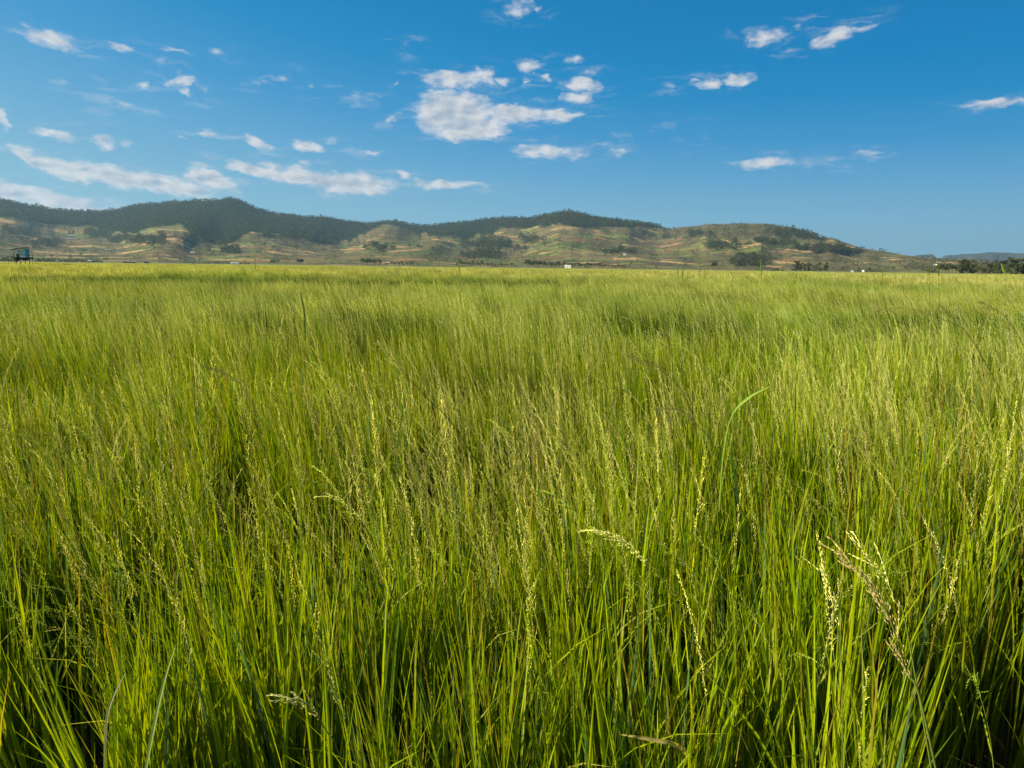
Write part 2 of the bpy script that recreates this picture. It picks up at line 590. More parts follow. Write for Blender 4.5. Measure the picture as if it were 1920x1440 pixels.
step = 2.0
cols = np.arange(-700, 2700, step)
sky_y = np.interp(cols, *zip(*SKY))
for_y = np.interp(cols, *zip(*FOR))
hor_y = np.array([horizon_y(c) for c in cols])
sky_y = sky_y + (fbm(cols / 26.0, cols * 0, 3, 5) - 0.5) * 2.4
AZ = np.array([azel(c, h)[0] for c, h in zip(cols, hor_y)])
FSC = FPX / np.cos(np.array([math.atan((c - 960) / FPX) for c in cols]))      # px per unit tangent in that column
tan_top = (hor_y - sky_y) / FSC * 1.03
tan_for = (hor_y - for_y) / FSC * 1.03
NR = 150
frac = np.linspace(0, 1, NR)
FR, CC = np.meshgrid(frac, cols, indexing='ij')
tt = FR * tan_top[None, :]
# depth of each visible point: foot of the hills .. crest
foot = 1900 + 350 * (fbm(cols / 150.0, cols * 0 + 3, 3, 21) - 0.5) * 2
crest = np.interp(cols, [-700, 0, 430, 800, 1070, 1250, 1400, 1560, 1750, 2700], [5200, 4800, 4600, 5000, 4400, 4200, 4000, 3600, 3000, 3000])
RR = foot[None, :] + (FR ** 0.85) * (crest - foot)[None, :]


def bump(px, w, f0, fw, amp):
    return amp * np.exp(-((CC - px - 75 * (FR - f0)) / w) ** 2) * np.exp(-((FR - f0) / fw) ** 2)


# spurs (negative: towards the viewer) and valleys (positive)
relief_ = (bump(330, 55, .45, .35, -750) + bump(412, 55, .55, .45, 270) + bump(515, 70, .5, .45, -480) + bump(640, 45, .55, .3, 350)
           + bump(715, 45, .6, .3, -650) + bump(810, 50, .45, .35, -750) + bump(885, 40, .65, .35, 500) + bump(1060, 90, .6, .4, -450)
           + bump(1235, 60, .7, .3, 350) + bump(1400, 120, .7, .35, -450) + bump(1545, 40, .75, .25, -250) + bump(120, 90, .5, .3, 350)
           + bump(20, 60, .5, .3, -300) + bump(230, 40, .5, .3, 250) + bump(960, 40, .35, .3, 300))
relief_ += (fbm(CC / 42.0, FR * 1.6, 2, 31) - 0.5) * 380 * np.clip(FR * 3, 0, 1) * np.clip((1 - FR) * 5 + .15, 0, 1)
relief_ += (fbm(CC / 12.0, FR * 7.0, 3, 41) - 0.5) * 35 * np.clip(FR * 4, 0, 1)
RR = RR + relief_ * .62
# depth must grow with height
for i in range(1, NR):
    RR[i] = np.maximum(RR[i], RR[i - 1] + 6.0)
HH = EYE.z * np.clip(FR * 8, 0, 1) + RR * tt
HH[0] = -2.0
X = np.sin(AZ)[None, :] * RR
Y = np.cos(AZ)[None, :] * RR
back = []
for k, (dr, dh) in enumerate(((150, .97), (500, .80), (1100, .45), (1900, -.02))):
    back.append((RR[-1] + dr, HH[-1] * dh - (2 if dh < 0 else 0)))
RRb = np.vstack([RR] + [b[0][None] for b in back])
HHb = np.vstack([HH] + [b[1][None] for b in back])
Xb, Yb = np.sin(AZ)[None] * RRb, np.cos(AZ)[None] * RRb
nr, nc = RRb.shape
Vt = np.stack([Xb, Yb, HHb], 2).reshape(-1, 3)
ii = (np.arange(nr - 1)[:, None] * nc + np.arange(nc - 1)[None, :]).ravel()
Ft = np.stack([ii, ii + 1, ii + nc + 1, ii + nc], 1)
# ground cover map: R forest, G scrub, B bare
imgy = hor_y[None, :] - FR * (hor_y - sky_y)[None, :]
wob = (fbm(CC / 14.0, imgy / 7.0, 4, 61) - 0.5)
wob2 = (fbm(CC / 4.5, imgy / 2.2, 3, 63) - 0.5)
forest = sstep(for_y[None, :] + wob2 * 6 + wob * 16 - imgy, -2.0, 2.0)


def patch(x0, x1, y0, y1, soft=3.0, w=10):
    cx, cy_, hx, hy = (x0 + x1) / 2, (y0 + y1) / 2, (x1 - x0) / 2, (y1 - y0) / 2
    d = np.sqrt(((CC - cx) / hx) ** 2 + ((imgy - cy_) / hy) ** 2)
    return sstep(1.0 - d + wob * 2.2 + wob2 * 1.7, 0.05, 0.45)


WOODS = [(768, 862, 434, 450), (150, 235, 432, 448), (205, 330, 440, 462), (0, 50, 428, 445), (690, 740, 458, 478), (860, 960, 470, 486),
         (960, 1025, 446, 464), (1360, 1450, 478, 500), (1395, 1480, 452, 466), (830, 985, 447, 470), (1290, 1330, 434, 452),
         (1440, 1560, 432, 452), (1480, 1600, 462, 476), (1120, 1190, 468, 478), (1190, 1250, 442, 452), (395, 470, 466, 480),
         (60, 120, 450, 466), (1560, 1640, 470, 478), (1300, 1390, 455, 470)]
woods = np.zeros_like(CC)
for (x0, x1, y0, y1) in WOODS:
    woods = np.maximum(woods, patch(x0, x1, y0, y1) * 0.62)
forest = np.maximum(forest, woods)
scrub = sstep(452 + wob * 20 - imgy, -3, 3) * (CC > 1240) + np.maximum(patch(485, 700, 428, 466), patch(700, 790, 424, 452))
scrub = np.clip(scrub + patch(1180, 1250, 420, 440), 0, 1) * np.where((CC > 1260), 1, .9)
cover_ = np.zeros((nr, nc, 3))
cover_[:NR, :, 0] = forest
cover_[:NR, :, 1] = scrub
cover_[NR:, :, 0] = forest[-1]
cover_[:, :, 2] = 0

m_hill, T = material('hill_cover')
geo = T.n('ShaderNodeNewGeometry')
pos = geo.outputs['Position']
at = T.n('ShaderNodeAttribute', attribute_name='tint')
sc3 = T.n('ShaderNodeSeparateColor')
T.put(sc3.inputs[0], at.outputs['Color'])
flat = T.n('ShaderNodeVectorMath', operation='MULTIPLY')
T.put(flat.inputs[0], pos)
flat.inputs[1].default_value = (0.8, 1.0, 0.0)
warp = T.vmath('SCALE', T.vmath('SUBTRACT', T.noise(flat.outputs[0], 0.006, 4.0, 0.6, color=True), (.5, .5, .5)), 170.0)
fv = T.vmath('ADD', flat.outputs[0], warp)
vor = T.n('ShaderNodeTexVoronoi', feature='F1')
T.put(vor.inputs['Vector'], fv)
vor.inputs['Scale'].default_value = 0.0135
vs_ = T.n('ShaderNodeSeparateColor')
T.put(vs_.inputs[0], vor.outputs['Color'])
FIELD = [(0.0, (.110, .115, .035)), (.20, (.150, .110, .048)), (.34, (.085, .115, .030)), (.46, (.190, .150, .060)), (.58, (.120, .088, .045)),
         (.70, (.23, .135, .065)), (.79, (.15, .18, .045)), (.87, (.48, .31, .14)), (.94, (.31, .25, .09))]
fc = T.ramp(vs_.outputs[0], FIELD, 'CONSTANT')
vor2 = T.n('ShaderNodeTexVoronoi', feature='DISTANCE_TO_EDGE')
T.put(vor2.inputs['Vector'], fv)
vor2.inputs['Scale'].default_value = 0.0135
hedge = T.math('MULTIPLY', T.smooth(vor2.outputs['Distance'], 0.03, 0.09, 1.0, 0.0), T.smooth(T.noise(pos, 0.004, 3.0), 0.42, 0.55))
tone = T.smooth(T.noise(flat.outputs[0], 0.0022, 5.0, 0.6), 0.35, 0.65)
fc = T.mix(T.math('MULTIPLY', tone, 0.55), fc, (.115, .105, .052, 1))
fc = T.mix(0.5, fc, T.mix(T.noise(pos, 0.03, 6.0, 0.7), (0.25, 0.25, 0.25, 1), (0.85, 0.85, 0.85, 1)), 'OVERLAY')
fc = T.mix(T.math('MULTIPLY', hedge, 0.75), fc, (.035, .048, .024, 1))
dots = T.smooth(T.noise(pos, 0.028, 3.0, 0.6), 0.575, 0.63)
fc = T.mix(T.math('MULTIPLY', dots, 0.25), fc, (.035, .048, .026, 1))
scr = T.mix(T.noise(pos, 0.012, 7.0, 0.7), (.035, .052, .024, 1), (.15, .115, .058, 1))
fc = T.mix(T.math('MULTIPLY', sc3.outputs[1], .85), fc, scr)
ff = T.mix(T.noise(pos, 0.02, 6.0, 0.7), (.018, .036, .016, 1), (.055, .070, .026, 1))
fc = T.mix(sc3.outputs[0], fc, ff)
p = T.n('ShaderNodeBsdfPrincipled')
T.put(p.inputs['Base Color'], fc)
p.inputs['Roughness'].default_value = 0.95
p.inputs['Specular IOR Level'].default_value = 0.05
bmp = T.n('ShaderNodeBump')
bmp.inputs['Strength'].default_value = 1.0
bmp.inputs['Distance'].default_value = 14.0
T.put(bmp.inputs['Height'], T.noise(pos, 0.02, 5.0, 0.65))
T.put(p.inputs['Normal'], bmp.outputs[0])
o = T.n('ShaderNodeOutputMaterial')
T.put(o.inputs[0], p.outputs[0])
tag(link('hills', mesh_from('hills', Vt, Ft, m_hill, cover_.reshape(-1, 3), None, True)), kind='structure')


def on_hill(px, py):
    """world point of the hillside seen at (px, py), None if above the crest"""
    c = (px - cols[0]) / step
    i = int(np.clip(round(c), 0, len(cols) - 1))
    f = (hor_y[i] - py) / max(hor_y[i] - sky_y[i], 1e-3)
    if f > 1.0:
        f = 1.0
    f = max(f, 0.0)
    j = f * (NR - 1)
    j0 = int(j)
    j1 = min(j0 + 1, NR - 1)
    w = j - j0
    P = lambda q: np.array([X[q, i], Y[q, i], HH[q, i]])
    return P(j0) * (1 - w) + P(j1) * w


# farther range on the right
FAR = [(1640, 507), (1700, 482), (1725, 478), (1745, 477), (1757, 488), (1768, 480), (1800, 477.5), (1840, 475), (1855, 473), (1890, 475),
       (1920, 476), (1980, 470), (2100, 474), (2300, 468), (2600, 480)]
fcols = np.arange(1640, 2600, 4.0)
fy = np.interp(fcols, *zip(*FAR)) + (fbm(fcols / 12.0, fcols * 0, 3, 77) - .5) * 1.6
rows = []
for dd, hf in ((-1700, -.01), (-1300, .28), (-900, .5), (-500, .78), (0, 1.0), (600, .7), (1500, -.01)):
    row = []
    for k, c in enumerate(fcols):
        a, _ = azel(c, horizon_y(c))
        tn = (horizon_y(c) - fy[k]) / (FPX / math.cos(math.atan((c - 960) / FPX)))
        base = 9300 if not 1700 <= c <= 1757 else 8300
        r = base + dd + (float(fbm(c / 30.0, dd / 400.0, 3, 9)) - .5) * 900 * (0 if hf == 1.0 else 1)
        row.append((math.sin(a) * r, math.cos(a) * r, base * tn * hf if hf > 0 else -2))
    rows.append(row)
fv_ = np.array(rows)
a_, b_, _ = fv_.shape
ii = (np.arange(a_ - 1)[:, None] * b_ + np.arange(b_ - 1)[None, :]).ravel()
m_far, T = material('distant_range')
geo = T.n('ShaderNodeNewGeometry')
p = T.n('ShaderNodeBsdfPrincipled')
T.put(p.inputs['Base Color'], T.mix(T.noise(geo.outputs['Position'], 0.004, 6.0, 0.65), (.018, .034, .026, 1), (.055, .060, .042, 1)))
p.inputs['Roughness'].default_value = 0.95
o = T.n('ShaderNodeOutputMaterial')
T.put(o.inputs[0], p.outputs[0])
tag(link('distant_hills', mesh_from('distant_hills', fv_.reshape(-1, 3), np.stack([ii, ii + 1, ii + b_ + 1, ii + b_], 1), m_far, smooth=True)), kind='structure')


# ------------------------------------------------------------------ trees
def tree_parts(kind, seed, n_leaf):
    """unit-high tree: (trunk Geo, crown Geo)"""
    rd = random.Random(seed)
    tr, cr = Geo(), Geo()
    bark = (.10, .075, .05)
    h0 = {'tall': .95, 'round': .62, 'bush': .5}[kind]
    lean = [rd.uniform(-.04, .04), rd.uniform(-.04, .04)]
    n = 5
    pts = [(lean[0] * i / n + rd.uniform(-.006, .006), lean[1] * i / n + rd.uniform(-.006, .006), h0 * i / n) for i in range(n + 1)]
    r0 = {'tall': .022, 'round': .035, 'bush': .03}[kind]
    tr.tube(pts, [r0 * (1 - .8 * i / n) for i in range(n + 1)], 5, bark)
    clumps = []
    if kind == 'tall':
        for k in range(15):
            t = rd.uniform(.10, 1.0)
            rad = (.17 * (1 - t) ** .35 + .05) * rd.uniform(.6, 1.25)
            a = rd.uniform(0, 6.283)
            clumps.append((math.cos(a) * rad * .8, math.sin(a) * rad * .8, t * .96, rd.uniform(.06, .115)))
    elif kind == 'round':
        for k in range(15):
            a, e = rd.uniform(0, 6.283), rd.uniform(-.5, 1.3)
            q = rd.uniform(.15, .34)
            clumps.append((math.cos(a) * math.cos(e) * q, math.sin(a) * math.cos(e) * q, .60 + math.sin(e) * q * .85, rd.uniform(.09, .16)))
    else:
        for k in range(12):
            a = rd.uniform(0, 6.283)
            q = rd.uniform(.1, .62)
            clumps.append((math.cos(a) * q, math.sin(a) * q, rd.uniform(.12, .78) * (1 - .45 * q), rd.uniform(.15, .24)))
    for (x, y, z, r) in clumps[:9]:
        zz = max(.12, min(z - r, h0 * .92))
        i = min(int(zz / h0 * n), n - 1)
        tr.tube([pts[i], (x * .5, y * .5, (zz + z) / 2), (x, y, z)], [r0 * .4, r0 * .25, r0 * .1], 3, bark)
    for k in range(n_leaf):
        x, y, z, r = clumps[rd.randrange(len(clumps))]
        while True:
            d = Vector((rd.uniform(-1, 1), rd.uniform(-1, 1), rd.uniform(-1, 1)))
            if .05 < d.length < 1:
                break
        c = Vector((x, y, z)) + d * r
        s = rd.uniform(.018, .045) * (1.3 if kind == 'bush' else 1.0) * (1.0 if n_leaf > 200 else 1.9)
        nrm = (d.normalized() + Vector((rd.uniform(-.8, .8), rd.uniform(-.8, .8), rd.uniform(-.5, .9)))).normalized()
        a = nrm.orthogonal().normalized()
        a.rotate(Matrix.Rotation(rd.uniform(0, 6.28), 3, nrm))
        b = nrm.cross(a)
        v = rd.uniform(.6, 1.35)
        hue = rd.uniform(0, 1)
        col = ((.040 + .034 * hue) * v, (.062 + .014 * hue) * v, .020 * v)
        q = [c + a * s, c + b * s * .7, c - a * s * rd.uniform(.7, 1.2), c - b * s * rd.uniform(.5, .9)]
        cr.add([tuple(t) for t in q], [(0, 1, 2, 3)], col)
    return tr, cr


TREES = {}
for kd, cnt in (('tall', 6), ('round', 5), ('bush', 4)):
    TREES[kd] = []
    for k in range(cnt):
        a, b = tree_parts(kd, 100 + k + 37 * len(kd), 520)
        TREES[kd].append((a.mesh('trunk', M_PLAIN), b.mesh('crown', M_TREE)))
SMALL = {}
for kd in ('tall', 'round', 'bush'):
    SMALL[kd] = []
    for k in range(4):
        a, b = tree_parts(kd, 300 + k, 150)
        g = Geo()
        g.add(a.V, a.F, a.C, 0)
        g.add(b.V, b.F, b.C, 1)
        SMALL[kd].append(g.mesh('small_' + kd, [M_PLAIN, M_TREE]))
TRD = random.Random(11)


def plant_tree(P, h, kind, label, cat='tree', group=None, w=1.0, parts=True, name=None):
    name = name or {'tall': 'eucalyptus_tree', 'round': 'broadleaf_tree', 'bush': 'bush'}[kind]
    rz = TRD.uniform(0, 6.283)
    sc = (h * w * TRD.uniform(.85, 1.2), h * w * TRD.uniform(.85, 1.2), h)
    if parts:
        tm, cm = TRD.choice(TREES[kind])
        o = bpy.data.objects.new(name, None)
        scene.collection.objects.link(o)
        link('trunk', tm, o)
        link('crown', cm, o)
    else:
        o = link(name, TRD.choice(SMALL[kind]))
    o.location = P
    o.rotation_euler = (0, 0, rz)
    o.scale = sc
    return tag(o, label, cat, group)


def flat_at(px, dist):
    a, _ = azel(px, horizon_y(px))
    return (math.sin(a) * dist, math.cos(a) * dist, 0.0)


def pxh(hpx, dist, px=960):
    return hpx / FPX * dist * math.cos(math.atan((px - 960) / FPX))


# groves on the plain: (px0, px1, n, dist, height px lo..hi, kind, width, label, group)
GROVES = [
    (1758, 1795, 7, 930, 12, 19, 'round', 1.0, 'dark rounded tree at the left end of the right tree line', 'rounded trees at the end of the right tree line'),
    (1798, 1826, 8, 900, 23, 26, 'tall', 1.35, 'tall dark tree in the dense block of the right tree line', 'trees of the dense block in the right tree line'),
    (1832, 1842, 2, 880, 16, 21, 'tall', 1.3, 'narrow tree in the gap right of the dense tree block', 'narrow trees in the gap of the tree line'),
    (1846, 1886, 9, 860, 17, 26, 'tall', 1.2, 'slim dark tree in the loose stretch of the right tree line', 'slim trees of the loose stretch in the tree line'),
    (1890, 1945, 14, 830, 25, 31, 'tall', 1.5, 'broad dark tree in the tallest stretch at the right edge', 'trees of the tallest stretch at the right edge'),
    (1950, 2060, 14, 830, 22, 30, 'tall', 1.4, 'broad dark tree past the tallest stretch of the tree line', 'trees past the tallest stretch'),
    (1740, 1756, 4, 1150, 6, 10, 'bush', .8, 'low dark bush before the left end of the right tree line', 'low bushes before the right tree line'),
    (1490, 1505, 5, 1080, 14, 19, 'tall', 1.25, 'dark upright tree in the thick left part of the small clump', 'trees in the thick part of the small clump'),
    (1508, 1521, 4, 1090, 12, 16, 'tall', 1.0, 'slim dark tree in the middle of the small clump', 'slim trees in the middle of the small clump'),
    (1531, 1541, 2, 1090, 15, 17, 'tall', 1.0, 'slim forked tree between the gap and end of the small clump', 'forked trees of the small clump'),
    (1544, 1552, 2, 1080, 15, 17, 'tall', 1.2, 'upright dark tree at the right end of the small clump', 'trees at the right end of the small clump'),
    (1522, 1530, 2, 1090, 8, 13, 'tall', 1.1, 'short pointed tree in the gap of the small clump', 'short trees in the gap of the small clump'),
    (986, 1012, 9, 1560, 10, 17, 'round', .9, 'tall grey green tree in the grove left of the white house', 'trees of the grove left of the white house'),
    (1012, 1060, 13, 1560, 8, 14, 'round', .9, 'dark tree in the row just left of the white house', 'trees of the row just left of the white house'),
    (1062, 1128, 17, 1580, 7, 12, 'round', .9, 'dark tree in the row right behind the white house', 'trees of the row right behind the white house'),
    (1128, 1174, 12, 1580, 6, 9, 'round', .9, 'low dark tree past the row behind the white house', 'low trees at the end of the row past the white house'),
    (855, 905, 14, 1620, 7, 13, 'round', .9, 'dark tree in the middle grove below the brown fields', 'trees of the grove below the brown fields'),
    (905, 960, 12, 1640, 5, 9, 'round', 1.0, 'low dark tree in the hedge between the two middle groves', 'low trees between the two middle groves'),
    (678, 716, 12, 1600, 8, 15, 'round', .9, 'dark tree in the grove below the wooded bank', 'trees of the grove below the wooded bank'),
    (720, 775, 11, 1640, 5, 10, 'round', 1.0, 'small dark tree in the broken row right of the bank grove', 'small trees of the row right of the bank grove'),
    (505, 525, 4, 1700, 6, 11, 'round', 1.0, 'small dark tree in the left clump on the green slope', 'trees of the left clump on the green slope'),
    (558, 570, 4, 1700, 9, 13, 'round', 1.0, 'dark tree in the right clump on the green slope', 'trees of the right clump on the green slope'),
    (66, 95, 7, 1300, 6, 9, 'bush', .8, 'dark bush in the low hedge right of the blue hut', 'bushes of the low hedge right of the hut'),
    (95, 190, 20, 1350, 6, 9, 'bush', .8, 'dark bush in the long low hedge under the left hills', 'bushes of the long low hedge on the left'),
    (-40, 30, 12, 1250, 8, 12, 'bush', .8, 'dark bush in the hedge behind the blue hut', 'bushes of the hedge behind the hut'),
    (355, 470, 16, 1500, 3, 6, 'bush', .9, 'tiny dark bush in the row by the long white shed', 'bushes by the long white shed'),
    (1335, 1345, 3, 1500, 12, 20, 'round', .8, 'dark tree beside the big round thicket', 'trees beside the big round thicket'),
    (1600, 1652, 10, 1500, 4, 7, 'bush', 1.0, 'low dark bush near the white tanks', 'low bushes near the white tanks'),
    (1448, 1470, 6, 1250, 3, 6, 'bush', 1.0, 'low bush left of the small tree clump', 'low bushes left of the small tree clump'),
]
ORD = ('leftmost second third fourth fifth sixth seventh eighth ninth tenth eleventh twelfth thirteenth fourteenth fifteenth sixteenth '
       'seventeenth eighteenth nineteenth').split()


def ranked(lab, k, n):
    if k == n - 1:
        return 'rightmost ' + lab
    if k == 0:
        return 'leftmost ' + lab
    noun = ' tree' if ' tree' in lab and (' bush' not in lab or lab.index(' tree') < lab.index(' bush')) else ' bush'
    out = ORD[k] + ' ' + lab.replace(noun, noun + ' from the left', 1)
    return out


for (p0, p1, n, dist, h0, h1, kd, w, lab, grp) in GROVES:
    for k in range(n):
        px = p0 + (p1 - p0) * (k + TRD.uniform(.15, .85)) / n
        dd = dist * TRD.uniform(.985, 1.03)
        hp = TRD.uniform(h0, h1)
        plant_tree(flat_at(px, dd), pxh(hp, dd, px) + 1.0, kd, ranked(lab, k, n), 'bush' if kd == 'bush' else 'tree', grp, w, hp > 7)

# trees on the hillside seen one by one: (px, py of base, height px, kind, label)
SINGLES = [
    (441, 385, 7, 'round', 'dark tree on the highest point of the long wooded ridge'),
    (603, 416, 8, 'tall', 'lone pointed tree standing clear of the ridge line right of the summit'),
    (1261, 434, 5, 'round', 'lone small tree on the saddle between the wooded peak and the bare hill'),
    (1481, 433, 8, 'bush', 'round bushy tree on the right shoulder of the bare hill'),
    (1616, 470, 6, 'tall', 'lone thin tree on the skyline of the long falling slope'),
    (1584, 497, 8, 'round', 'lone dark tree on the lower slope above the white tanks'),
    (1598, 498, 5, 'round', 'small tree just right of the lone dark tree above the tanks'),
    (965, 476, 9, 'tall', 'upright dark tree at the left of the pair on the brown slope'),
    (978, 476, 6, 'round', 'smaller dark tree at the right of the pair on the brown slope'),
    (1046, 463, 6, 'tall', 'small dark tree alone in the middle of the tan slope'),
    (1074, 467, 5, 'bush', 'small round bush right of the lone tree on the tan slope'),
    (1150, 454, 4, 'round', 'tiny dark tree in the open green slope below the wooded peak'),
    (1118, 458, 9, 'round', 'dark tree at the head of the hedge below the wooded peak'),
    (786, 466, 9, 'bush', 'round dark bush in the green field below the knoll'),
    (811, 471, 8, 'round', 'grey green tree standing alone in the tan field'),
    (767, 466, 8, 'round', 'dark tree at the right end of the hedge below the brown knoll'),
    (915, 472, 8, 'round', 'dark tree by the foot of the falling wooded spur'),
    (608, 470, 7, 'bush', 'dark oval thicket on the light green slope'),
    (592, 474, 5, 'bush', 'small dark bush left of the oval thicket'),
    (577, 477, 4, 'bush', 'tiny bush at the left end of the three on the light slope'),
    (53, 453, 8, 'bush', 'dark bush at the left end of the hedge on the left slope'),
    (1183, 494, 5, 'round', 'tiny dark tree right of the end of the white house row'),
    (1286, 497, 4, 'round', 'tiny dark tree on the brown field right of mid picture'),
]
for (px, py, hp, kd, lab) in SINGLES:
    P = on_hill(px, py)
    d = math.hypot(P[0], P[1])
    plant_tree((P[0], P[1], P[2] - 1.0), pxh(hp, d, px) + 1, kd, lab, 'bush' if kd == 'bush' else 'tree', None, 1.0, hp >= 8)
# the big round thicket, a wood of bushes
for k in range(34):
    a, q = TRD.uniform(0, 6.283), math.sqrt(TRD.uniform(0, 1))
    px, py = 1404 + 40 * q * math.cos(a), 497 + 9 * q * math.sin(a)
    P = on_hill(px, min(py, 503))
    d = math.hypot(P[0], P[1])
    hp = 7 + 9 * (1 - ((px - 1404) / 44) ** 2)
    plant_tree((P[0], P[1], P[2] - 1), pxh(hp, d, px) * .8, 'round', 'dark green tree in the big round thicket at the foot of the bare hill', 'tree',
               'trees of the big round thicket', 1.2, False)

# forest on the slopes: one mass
FV = []
for k in range(6):
    a, b = tree_parts('tall' if k < 3 else 'round', 500 + k, 46)
    g = Geo()
    for (vv, ff_, cc_) in ((b.V, b.F, b.C),):
        cen = np.array(vv)
        cen[:, :2] *= 1.25
        g.add([tuple(v) for v in cen], ff_, cc_)
    FV.append(g.mesh('forest_tree', M_TREE))
NF = 60000
fi = rng.uniform(0, NR - 1.001, NF * 3)
ci = rng.uniform(150, len(cols) - 151, NF * 3)
# area weight: keep fewer where the surface is near (short rows)
f0, c0 = fi.astype(int), ci.astype(int)
wf, wc = fi - f0, ci - c0


def bil(A):
    return (A[f0, c0] * (1 - wf) * (1 - wc) + A[f0 + 1, c0] * wf * (1 - wc) + A[f0, c0 + 1] * (1 - wf) * wc + A[f0 + 1, c0 + 1] * wf * wc)


fo = bil(forest)
sc_ub = bil(scrub)
open_ = 0.008 + 0.045 * (fbm(ci / 20.0, fi / 9.0, 3, 90) > 0.58)
prob = np.maximum(np.maximum(fo, sc_ub * 0.22), open_)
keep = rng.uniform(0, 1, len(fo)) < prob
fx, fyy, fz = bil(X)[keep], bil(Y)[keep], bil(HH)[keep]
hgt = rng.uniform(9, 20, keep.sum()) * np.where(fo[keep] > .5, 1.0, .62)
hgt *= np.where(rng.uniform(0, 1, len(hgt)) > .95, 1.4, 1.0)
phi = rng.uniform(0, 6.283, len(hgt))
wdt = hgt * rng.uniform(.95, 1.5, len(hgt))
fo_ob = scatter('forest', np.stack([fx, fyy, fz - 1.5], 1), np.stack([phi * 0, phi * 0, phi], 1), np.stack([wdt, wdt, hgt], 1),
                rng.integers(0, 6, len(hgt)), FV)
tag(fo_ob, 'dark forest and scattered scrub covering the ridge and slopes', 'forest', None, 'stuff')


# ------------------------------------------------------------------ buildings
def house(px, dist, wpx, hpx, wallc, roofc, label, cat='house', name='farm_house', group=None, P=None, depth=.7, roofh=.35, yaw=0.0, windows=2):
    if P is None:
        P = flat_at(px, dist)
    w, h = pxh(wpx, dist, px), pxh(hpx, dist, px)
    d = w * depth if w < 15 else 8.0
    o = bpy.data.objects.new(name, None)
    scene.collection.objects.link(o)
    a = math.atan2(P[0], P[1])
    o.location = P
    o.rotation_euler = (0, 0, -a + yaw)
    hw = h * (1 - roofh)
    g = Geo()
    g.box(-w / 2, w / 2, -d / 2, d / 2, -.5, hw, wallc)
    g.add([(-w / 2, -d / 2, hw), (-w / 2, d / 2, hw), (-w / 2, 0, h * .97), (w / 2, -d / 2, hw), (w / 2, d / 2, hw), (w / 2, 0, h * .97)],
          [(0, 2, 1), (3, 4, 5)], wallc)
    link('wall', g.mesh('wall', M_PLAIN), o)
    g = Geo()
    e = .35
    t = .12
    for s in (-1, 1):
        y0, y1 = s * (d / 2 + e), 0
        z0, z1 = hw - e * (h - hw) / (d / 2) + .03, h + .03
        g.add([(-w / 2 - e, y0, z0), (w / 2 + e, y0, z0), (w / 2 + e, y1, z1), (-w / 2 - e, y1, z1),
               (-w / 2 - e, y0, z0 + t), (w / 2 + e, y0, z0 + t), (w / 2 + e, y1, z1 + t), (-w / 2 - e, y1, z1 + t)],
              [(0, 1, 2, 3), (4, 7, 6, 5), (0, 4, 5, 1), (0, 3, 7, 4), (1, 5, 6, 2)], roofc)
    link('roof', g.mesh('roof', M_PLAIN), o)
    g = Geo()
    g.box(-.5 - w * .12, .5 - w * .12, -d / 2 - .05, -d / 2 - .003, 0, hw * .75, (.05, .045, .04))
    link('door', g.mesh('door', M_PLAIN), o)
    for k in range(windows):
        x = w * (-.36 + .72 * (k + .5) / windows) + .9
        g = Geo()
        g.box(x - .45, x + .45, -d / 2 - .04, -d / 2 - .003, hw * .42, hw * .74, (.04, .045, .05))
        link('window', g.mesh('window', M_PLAIN), o)
    return tag(o, label, cat, group)


house(1064.5, 1430, 11.5, 5.6, (.78, .78, .74), (.62, .62, .60), 'white house standing in front of the dark tree row at mid picture', roofh=.25, depth=.6)
house(440, 1450, 15, 2.8, (.72, .72, .70), (.70, .70, .70), 'long low white shed by the bushes left of mid picture', 'shed', 'long_shed', roofh=.3, windows=3)
house(245, 1250, 16, 3.6, (.11, .08, .06), (.19, .17, .18), 'long dark shed with a grey roof, alone on the left plain', 'shed', 'long_shed', roofh=.45)
house(234, 1235, 6, 3.2, (.10, .055, .04), (.15, .08, .06), 'small reddish shed touching the left end of the long dark shed', 'shed', 'small_shed', roofh=.4, windows=1)
house(275, 1250, 8, 3.2, (.06, .05, .045), (.08, .08, .085), 'small black shed right of the long dark shed', 'shed', 'small_shed', roofh=.4, windows=1)
house(106, 1220, 3.2, 3.6, (.75, .75, .72), (.6, .6, .58), 'tiny white hut in front of the low hedge on the left', 'hut', 'small_hut', windows=1)
house(168, 1300, 6, 4.5, (.45, .46, .45), (.55, .57, .58), 'pale grey house at the right end of the low hedge on the left', windows=1)
house(1598, 1400, 4.5, 1.9, (.6, .6, .6), (.6, .6, .6), 'low pale shed left of the round white tank', 'shed', 'small_shed', windows=1)
